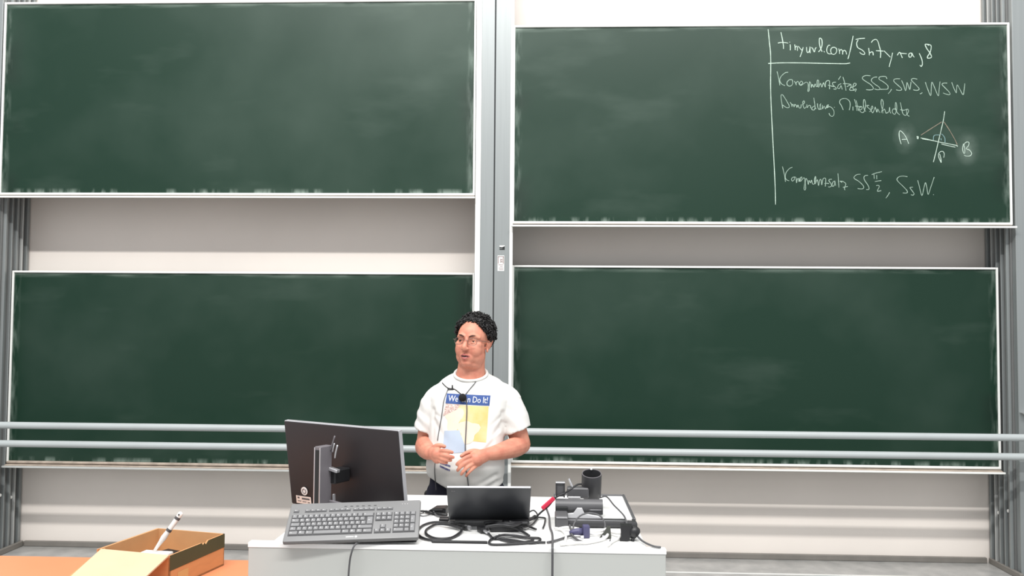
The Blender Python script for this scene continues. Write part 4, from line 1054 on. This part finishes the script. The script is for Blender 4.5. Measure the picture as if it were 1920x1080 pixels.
finger([W(-0.500, -2.095, 1.112), W(-0.480, -2.115, 1.130), W(-0.458, -2.128, 1.136), W(-0.440, -2.130, 1.131)], 0.0125, 0.0088)
# left hand: back towards the viewer, fingers hanging down to the left
smooth_tube(body, [W(-0.250, -2.048, 1.088), W(-0.278, -2.072, 1.080), W(-0.303, -2.090, 1.072)], [0.028, 0.033, 0.031], 4, 14, 0.72)
body.ell(W(-0.296, -2.086, 1.068), (0.036, 0.017, 0.032), (0, R(-25), R(30)))
finger([W(-0.312, -2.094, 1.090), W(-0.342, -2.122, 1.084), W(-0.368, -2.130, 1.067), W(-0.384, -2.128, 1.053)], 0.0100, 0.0078)
finger([W(-0.314, -2.098, 1.072), W(-0.343, -2.128, 1.062), W(-0.368, -2.134, 1.042), W(-0.380, -2.128, 1.027)], 0.0102, 0.0078)
finger([W(-0.308, -2.098, 1.056), W(-0.333, -2.126, 1.044), W(-0.354, -2.131, 1.024), W(-0.364, -2.124, 1.009)], 0.0098, 0.0075)
finger([W(-0.300, -2.094, 1.042), W(-0.319, -2.117, 1.029), W(-0.335, -2.121, 1.012), W(-0.343, -2.114, 1.000)], 0.0088, 0.0066)
finger([W(-0.285, -2.062, 1.098), W(-0.315, -2.072, 1.105), W(-0.345, -2.088, 1.098), W(-0.366, -2.100, 1.086)], 0.0122, 0.0086)

bme = remesh(body, 0.0031, 6, 'body')
HI = HM.inverted()
b_o = link('body', bme, person, M['skin'], M['lips'], M['mouth'])
for p in bme.polygons:
    c = p.center
    if c.z < 1.48:
        continue
    q = HI @ c
    if q.y < -0.060 and abs(q.x) < 0.023:
        ax = abs(q.x) / 0.023
        top, bot = -0.0555 - 0.009 * ax, -0.0855 + 0.015 * ax
        if bot < q.z < top and q.y < -0.070:
            p.material_index = 1
            if abs(q.z + 0.0700 - 0.002 * ax) < 0.0032 * (1 - ax * ax) + 0.0004:
                p.material_index = 2

# eyes, brows
for s in (-1, 1):
    e = MB().ell((s * 0.031, -0.0615, 0.0032), (0.0125, 0.0125, 0.0110), u=20, v=14).xf(HM).build('eyeball', M['eye_white'], person, smooth=True)
    MB().ell((s * 0.031 - 0.003, -0.0725, 0.0028), (0.0078, 0.0022, 0.0070), u=14, v=8).xf(HM).build('iris', M['iris'], e, smooth=True)
    bb = MB()
    q = spline([(s * 0.013, -0.0870, 0.0225), (s * 0.028, -0.0875, 0.0285), (s * 0.044, -0.0735, 0.0280), (s * 0.055, -0.060, 0.0200)], 5)
    k = len(q)
    bb.tube(q, [0.0018 + 0.0020 * math.sin(PI * min(1, (i + 2) / k)) for i in range(k)], 8)
    bb.xf(HM).build('eyebrow', M['brow'], person, smooth=True)

# glasses
gl = MB()
for s in (-1, 1):
    lens = []
    for k in range(24):
        a = 2 * PI * k / 24
        cx, cz = math.cos(a), math.sin(a)
        xx = 0.0215 * math.copysign(abs(cx) ** 0.72, cx)
        zz = 0.0155 * math.copysign(abs(cz) ** 0.72, cz)
        lens.append(HM @ Vector((s * (0.0335 + xx), -0.0960 + 0.16 * max(0, 0.0335 + xx - 0.02) + 0.010 * 0, 0.0005 + zz)))
    gl.tube(lens, 0.0011, 6, closed=True)
    gl.tube([HM @ Vector(p) for p in spline([(s * 0.055, -0.0905, 0.006), (s * 0.068, -0.080, 0.008), (s * 0.078, -0.030, 0.008), (s * 0.081, 0.012, 0.006)], 5)], 0.0013, 6)
gl.tube([HM @ Vector(p) for p in spline([(-0.0125, -0.0960, 0.004), (0, -0.1005, 0.008), (0.0125, -0.0960, 0.004)], 5)], 0.0012, 6)
gl.build('eyeglasses', mat('thin_brown_grey_metal', (134, 112, 104), rough=0.3, metal=0.6), person, smooth=True)['kind'] = 'stuff'

# curly hair: a cap of volume plus many short curls
rnd = random.Random(11)
hb = MB()
cap = MB()


def on_scalp(p):
    """p: unit direction in the head frame"""
    az = math.atan2(p.x, -p.y)           # 0 is the face
    el = math.asin(max(-1, min(1, p.z)))
    a = abs(az)
    if a < 0.50:
        lim = 0.86
    elif a < 1.05:
        lim = 0.86 - (a - 0.50) * 0.90
    elif a < 1.55:
        lim = 0.36 - (a - 1.05) * 1.0
    elif a < 1.95:
        lim = -0.14 - (a - 1.55) * 0.2
    else:
        lim = -0.45
    return el - lim


cen = Vector((0, 0.012, 0.030))
curls = 0
while curls < 950:
    z = rnd.uniform(-0.6, 1)
    a = rnd.uniform(0, 2 * PI)
    r = math.sqrt(max(0, 1 - z * z))
    d = Vector((r * math.cos(a), r * math.sin(a), z))
    m_ = on_scalp(d)
    if m_ < 0:
        continue
    vol = 0.004 + 0.024 * min(1, m_ / 0.55) * (0.55 + 0.45 * max(0, d.z))
    if abs(math.atan2(d.x, -d.y)) > 0.9 and d.z > -0.05:
        vol += 0.005
    base = cen + Vector((d.x * 0.079, d.y * 0.094, d.z * 0.086))
    c0 = base + d * rnd.uniform(-0.002, max(0.001, vol))
    t1 = d.orthogonal().normalized()
    t1 = (Matrix.Rotation(rnd.uniform(0, 2 * PI), 3, d) @ t1)
    t2 = d.cross(t1)
    rad = rnd.uniform(0.006, 0.011)
    tn = rnd.uniform(0.8, 1.5)
    pts = []
    for k in range(8):
        an = 2 * PI * tn * k / 7
        pts.append(c0 + t1 * (math.cos(an) * rad) + d * (math.sin(an) * rad * 0.6 + k * 0.0006) + t2 * (k - 3.5) * 0.0020)
    w_ = rnd.uniform(0.0022, 0.0036)
    hb.tube(pts, [w_ * 0.6] + [w_] * 6 + [w_ * 0.4], 5)
    curls += 1
hb.xf(HM)
NU, NV = 48, 26
rings = {}
for i in range(NU):
    for j in range(NV):
        az = 2 * PI * i / NU
        el = -0.62 + (PI / 2 + 0.62) * j / (NV - 1)
        d = Vector((math.sin(az) * math.cos(el), -math.cos(az) * math.cos(el), math.sin(el)))
        m_ = on_scalp(d)
        v = 0.0005 + 0.017 * max(0, min(1, m_ / 0.4)) + (0.005 * noise.noise(d * 9) if m_ > 0.1 else 0)
        if m_ < 0.0:
            v = -0.012
        rings[i, j] = cap.bm.verts.new(cen + Vector((d.x * 0.079, d.y * 0.094, d.z * 0.086)) + d * v)
for i in range(NU):
    for j in range(NV - 1):
        cap.bm.faces.new((rings[i, j], rings[(i + 1) % NU, j], rings[(i + 1) % NU, j + 1], rings[i, j + 1]))
cap.xf(HM)
hr = cap.build('hair', M['hair'], person, smooth=True)
o = hb.build('curls', M['hair'], hr, smooth=True)
o['kind'] = 'stuff'

# T-shirt
sh = MB()
secs = [(0.880, -0.366, -1.895, 0.178, 0.140), (0.985, -0.366, -1.900, 0.183, 0.150), (1.02, -0.366, -1.908, 0.184, 0.158), (1.06, -0.364, -1.904, 0.180, 0.153), (1.13, -0.362, -1.895, 0.178, 0.142), (1.20, -0.358, -1.886, 0.182, 0.132), (1.27, -0.354, -1.880, 0.190, 0.122), (1.33, -0.350, -1.874, 0.196, 0.112), (1.365, -0.348, -1.868, 0.180, 0.098), (1.402, -0.348, -1.866, 0.140, 0.088), (1.424, -0.350, -1.866, 0.098, 0.080), (1.434, -0.351, -1.866, 0.078, 0.074)]
sh.loft([oval(cx - P0.x, cy - P0.y, z, rx, ry, 36, 2.35, 0.0, 0.0 if z < 1.40 else 0.30 if 1.40 < z < 1.43 else 0.42 if z > 1.43 else 0.0) for z, cx, cy, rx, ry in secs])
sh.bm.verts.ensure_lookup_table()
for v in sh.bm.verts:
    if abs(v.co.z - 0.880) < 1e-4:      # hem dips in front and rises over the flanks
        v.co.z += 0.082 * min(1.0, abs(v.co.x - 0.015) / 0.19) ** 1.2
smooth_tube(sh, [W(-0.465, -1.864, 1.362), W(-0.508, -1.866, 1.315), W(-0.537, -1.870, 1.25)], [0.046, 0.064, 0.066], 4, 18)
smooth_tube(sh, [W(-0.228, -1.864, 1.364), W(-0.176, -1.866, 1.318), W(-0.143, -1.870, 1.25)], [0.046, 0.064, 0.068], 4, 18)


def cuff_loft(ps):
    rr = []
    for (c, r, ax) in ps:
        ax = Vector(ax).normalized()
        e1 = Vector((0, 1, 0))
        e1 = (e1 - ax * e1.dot(ax)).normalized()
        e2 = ax.cross(e1)
        rr.append([c + (e1 * math.cos(k * PI / 12) * 1.08 + e2 * math.sin(k * PI / 12)) * r for k in range(24)])
    sh.loft(rr)


cuff_loft([(W(-0.524, -1.868, 1.30), 0.062, (-0.2, 0, -1)), (W(-0.543, -1.870, 1.23), 0.061, (-0.2, 0, -1)), (W(-0.558, -1.872, 1.164), 0.061, (-0.32, 0, -1))])
cuff_loft([(W(-0.166, -1.868, 1.30), 0.062, (0.25, 0, -1)), (W(-0.140, -1.870, 1.24), 0.067, (0.3, 0, -1)), (W(-0.124, -1.872, 1.172), 0.070, (0.36, 0, -1))])
sme = remesh(sh, 0.0062, 4, 't_shirt')
FOLDS = [(-0.190, 1.265, -0.186, 1.120, 0.009, -0.010), (-0.192, 1.215, -0.275, 1.075, 0.012, -0.009), (-0.200, 1.245, -0.245, 1.205, 0.009, -0.006), (-0.205, 1.175, -0.290, 1.100, 0.010, 0.006), (-0.512, 1.275, -0.506, 1.130, 0.009, -0.009), (-0.505, 1.225, -0.455, 1.150, 0.011, -0.007), (-0.500, 1.255, -0.460, 1.235, 0.008, -0.005), (-0.46, 1.38, -0.50, 1.29, 0.012, -0.004), (-0.235, 1.38, -0.20, 1.29, 0.012, -0.004), (-0.22, 0.985, -0.33, 0.925, 0.011, -0.006), (-0.215, 0.955, -0.30, 0.905, 0.010, -0.005)]
# creases: hanging folds at the flanks, pulls from shoulder to belly, gathers at the hem
for v, n_, p in [(v, v.normal.copy(), v.co.copy()) for v in sme.vertices]:
    x, z = p.x + P0.x, p.z
    a = 0.0
    side = min(1.0, max(0.0, abs(x + 0.36) / 0.19 - 0.35))
    a += 0.0050 * noise.noise(Vector((x * 9 + 4, p.y * 9, z * 5))) + 0.0022 * noise.noise(Vector((x * 26, p.y * 20, z * 15 + x * 9)))
    # hanging folds below the armpits and pulls across the belly
    if p.y < 0.02:
        for fx0, fz0, fx1, fz1, fw, fd in FOLDS:
            ex, ez = fx1 - fx0, fz1 - fz0
            t_ = max(0.0, min(1.0, ((x - fx0) * ex + (z - fz0) * ez) / (ex * ex + ez * ez)))
            d_ = math.hypot(x - fx0 - ex * t_, z - fz0 - ez * t_)
            if d_ < 4 * fw:
                a += fd * math.exp(-(d_ / fw) ** 2) * (1 - 0.75 * t_)
    # sleeve folds
    if abs(x + 0.355) > 0.175 and 1.16 < z < 1.33:
        a += 0.0022 * math.sin(z * 80 + x * 60 + 3 * noise.noise(Vector((x * 8, z * 8, 2))))
    # hem gathers on the right flank, soft roll on the belly
    if z < 1.0:
        a += 0.0035 * math.sin((z * 1.0 - 0.42 * x) * 150) * max(0, min(1, (x + 0.33) / 0.12)) * (1.0 - z) / 0.1
    a += 0.004 * math.exp(-((z - 1.03 - 0.10 * (x + 0.42)) / 0.016) ** 2) * -1 * max(0, 1 - abs(x + 0.40) / 0.12)
    v.co = p + n_ * a
sme.update()
shirt = link('t_shirt', sme, person, M['shirt'])
col = MB()
col.tube([(W(-0.348, -1.868, 0) + Vector((0.0765 * math.cos(k * PI / 20), 0.0735 * math.sin(k * PI / 20), 1.438 + 0.029 * math.sin(k * PI / 20)))) for k in range(40)], 0.0075, 8, closed=True)
col.build('collar', M['shirt'], shirt, smooth=True)

# print on the shirt: wording kept, picture reduced to plain colour patches
M['banner'] = mat('faded_blue_print', (66, 88, 142), rough=0.8, spec=0.2, var=0.1, scale=40)
M['print_white'] = mat('white_print', (224, 224, 222), rough=0.8, spec=0.2)
M['print_yellow'] = mat('faded_yellow_print', (220, 188, 122), rough=0.85, spec=0.2, var=0.0, scale=14, col2=(218, 200, 158))
M['print_blue'] = mat('pale_blue_grey_print', (174, 186, 202), rough=0.85, spec=0.2, var=0.05, scale=10)
M['print_cream'] = mat('cream_print', (222, 206, 184), rough=0.85, spec=0.2, col2=(216, 202, 190), scale=20)
M['print_brown'] = mat('speckled_brown_print', (158, 128, 120), rough=0.85, spec=0.2, col2=(226, 206, 198), scale=160)
M['print_navy'] = mat('navy_print', (58, 60, 100), rough=0.85, spec=0.2, col2=(128, 130, 160), scale=120)
bvh = BVHTree.FromPolygons([v.co.copy() for v in sme.vertices], [tuple(p.vertices) for p in sme.polygons])


def drape(x, z, lift):
    h = bvh.ray_cast(Vector((x - P0.x, -0.6, z)), Vector((0, 1, 0)))
    if h[0] is None:
        return Vector((x - P0.x, -0.12, z))
    return h[0] + Vector((0, -lift, 0))


def patch(name, poly_fn, nu, nv, m, lift, parent=None):
    bm = bmesh.new()
    g = [[bm.verts.new(drape(*poly_fn(i / nu, j / nv), lift)) for j in range(nv + 1)] for i in range(nu + 1)]
    for i in range(nu):
        for j in range(nv):
            bm.faces.new((g[i][j], g[i + 1][j], g[i + 1][j + 1], g[i][j + 1]))
    mb = MB()
    mb.bm.free()
    mb.bm = bm
    return mb.build(name, m, parent or shirt, smooth=True)


def quad(a, b, c, d):
    def f(u, v):
        return ((a[0] * (1 - u) + b[0] * u) * (1 - v) + (d[0] * (1 - u) + c[0] * u) * v, (a[1] * (1 - u) + b[1] * u) * (1 - v) + (d[1] * (1 - u) + c[1] * u) * v)
    return f


def disc(cx, cz, rx, rz):
    def f(u, v):
        a = 2 * PI * u
        v = v * (1 + 0.22 * math.sin(3 * a + cx * 90) + 0.10 * math.sin(5 * a))
        return (cx + rx * v * math.cos(a), cz + rz * v * math.sin(a))
    return f


BA, BB, BC, BD = (-0.450, 1.352), (-0.247, 1.345), (-0.251, 1.299), (-0.454, 1.308)
patch('yellow_panel', quad((-0.415, 1.302), (-0.254, 1.296), (-0.262, 1.135), (-0.395, 1.150)), 24, 24, M['print_yellow'], 0.0006)
patch('cream_patch', disc(-0.415, 1.245, 0.040, 0.060), 24, 8, M['print_cream'], 0.0010)
patch('cream_patch', disc(-0.345, 1.185, 0.045, 0.050), 24, 8, M['print_cream'], 0.0011)
patch('brown_patch', quad((-0.452, 1.306), (-0.385, 1.304), (-0.398, 1.282), (-0.464, 1.250)), 12, 10, M['print_brown'], 0.0014)
patch('blue_patch', quad((-0.455, 1.185), (-0.385, 1.190), (-0.345, 1.095), (-0.460, 1.085)), 14, 14, M['print_blue'], 0.0015)
patch('navy_mark', quad((-0.470, 1.052), (-0.420, 1.036), (-0.420, 1.028), (-0.470, 1.042)), 8, 3, M['print_navy'], 0.0016)
patch('navy_mark', quad((-0.470, 1.035), (-0.422, 1.018), (-0.422, 1.009), (-0.470, 1.026)), 8, 3, M['print_navy'], 0.0016)
ban = patch('blue_banner', quad(BA, BB, BC, BD), 40, 10, M['banner'], 0.0012)
tm = text_mesh('We Can Do It!', 0.0415, res=2, spacing=0.95)
xs = [v.co.x for v in tm.vertices]
x0_, x1_ = min(xs), max(xs)
bm = bmesh.new()
bm.from_mesh(tm)
bmesh.ops.triangulate(bm, faces=bm.faces[:])
bmesh.ops.subdivide_edges(bm, edges=[e for e in bm.edges if e.calc_length() > 0.012], cuts=2)
fq = quad(BA, BB, BC, BD)
for v in bm.verts:
    u = 0.05 + 0.90 * (v.co.x - x0_) / (x1_ - x0_)
    w_ = 0.5 - v.co.y / 0.048
    v.co = drape(*fq(u, w_), 0.0019)
for f in bm.faces:
    if f.normal.y > 0:
        f.normal_flip()
bm.to_mesh(tm)
bm.free()
tm.name = 'banner_lettering'
o = link('banner_lettering', tm, ban, M['print_white'])
o['kind'] = 'stuff'

# trousers and shoes
tr = MB()
tr.loft([oval(-0.365 - P0.x, -1.880 - P0.y, 0.99, 0.166, 0.124, 24), oval(-0.365 - P0.x, -1.878 - P0.y, 0.90, 0.174, 0.126, 24), oval(-0.365 - P0.x, -1.872 - P0.y, 0.80, 0.176, 0.122, 24)])
for s, x, y in ((-1, -0.455, -1.872), (1, -0.272, -1.862)):
    smooth_tube(tr, [W(x, y, 0.86), W(x - 0.004, y - 0.008, 0.50), W(x - 0.008, y + 0.008, 0.115)], [0.102, 0.082, 0.072], 6, 18)
trm = remesh(tr, 0.009, 4, 'trousers')
for v, n_ in [(v, v.normal.copy()) for v in trm.vertices]:
    v.co += n_ * 0.004 * noise.noise(Vector((v.co.x * 12, v.co.y * 12, v.co.z * 7)))
trousers = link('trousers', trm, person, M['trouser'])
MB().box((W(-0.548, -1.86, 0.868)), (0.03, 0.05, 0.028), bevel=0.008, seg=2).build('belt_pouch', M['black'], trousers, smooth='auto')
for s, x, y in ((-1, -0.46, -1.87), (1, -0.285, -1.86)):
    sb = MB()
    sb.loft([oval(x - P0.x, y + 0.0 - P0.y - 0.05, 0.001, 0.046, 0.135, 20), oval(x - P0.x, y - P0.y - 0.05, 0.03, 0.047, 0.137, 20), oval(x - P0.x, y - P0.y - 0.035, 0.065, 0.040, 0.105, 20), oval(x - P0.x, y - P0.y + 0.015, 0.105, 0.036, 0.055, 20)])
    sb.build('shoe', M['shoe'], person, smooth='auto')

# microphone worn around the neck
mc = thing('microphone', 'black foam clip microphone on a thin cord worn over the white T-shirt', 'microphone', P0)


def on_shirt(pts, lift=0.004, n=6):
    return [drape(p.x, p.z, lift) for p in spline([(a, 0, b) for a, b in pts], n)]


fp = drape(-0.374, 1.336, 0.016)
MB().ell(fp, (0.0185, 0.017, 0.0185), u=18, v=12).build('foam_ball', mat('black_foam', (18, 18, 20), rough=0.95, bump=0.5, bscale=400), mc, smooth=True)
q = drape(-0.434, 1.372, 0.007)
MB().box(q, (0.030, 0.008, 0.007), Euler((0, R(8), 0)).to_matrix().to_4x4(), bevel=0.002).box(q + Vector((0.008, 0, 0.009)), (0.006, 0.008, 0.018), bevel=0.001).build('clip', M['black'], mc, smooth='auto')
MB().tube(on_shirt([(-0.480, 1.396), (-0.450, 1.376), (-0.415, 1.371), (-0.385, 1.352)]), 0.0022, 6).build('cord', M['black_soft'], mc, smooth=True)
MB().tube(on_shirt([(-0.362, 1.350), (-0.340, 1.378), (-0.318, 1.405), (-0.305, 1.425)]), 0.0022, 6).build('cord', M['grey_cable'], mc, smooth=True)
MB().tube(on_shirt([(-0.358, 1.335), (-0.353, 1.28), (-0.354, 1.20), (-0.355, 1.12), (-0.350, 1.03), (-0.342, 0.97), (-0.338, 0.93)]), 0.0026, 6).build('cord', M['grey_cable'], mc, smooth=True)
MB().tube(on_shirt([(-0.446, 1.372), (-0.462, 1.32), (-0.470, 1.25), (-0.480, 1.19), (-0.486, 1.14)]), 0.0018, 6).build('cord', M['grey_cable'], mc, smooth=True)
MB().tube(on_shirt([(-0.492, 1.06), (-0.496, 1.0), (-0.495, 0.95), (-0.492, 0.91)]), 0.0018, 6).build('cord', M['grey_cable'], mc, smooth=True)
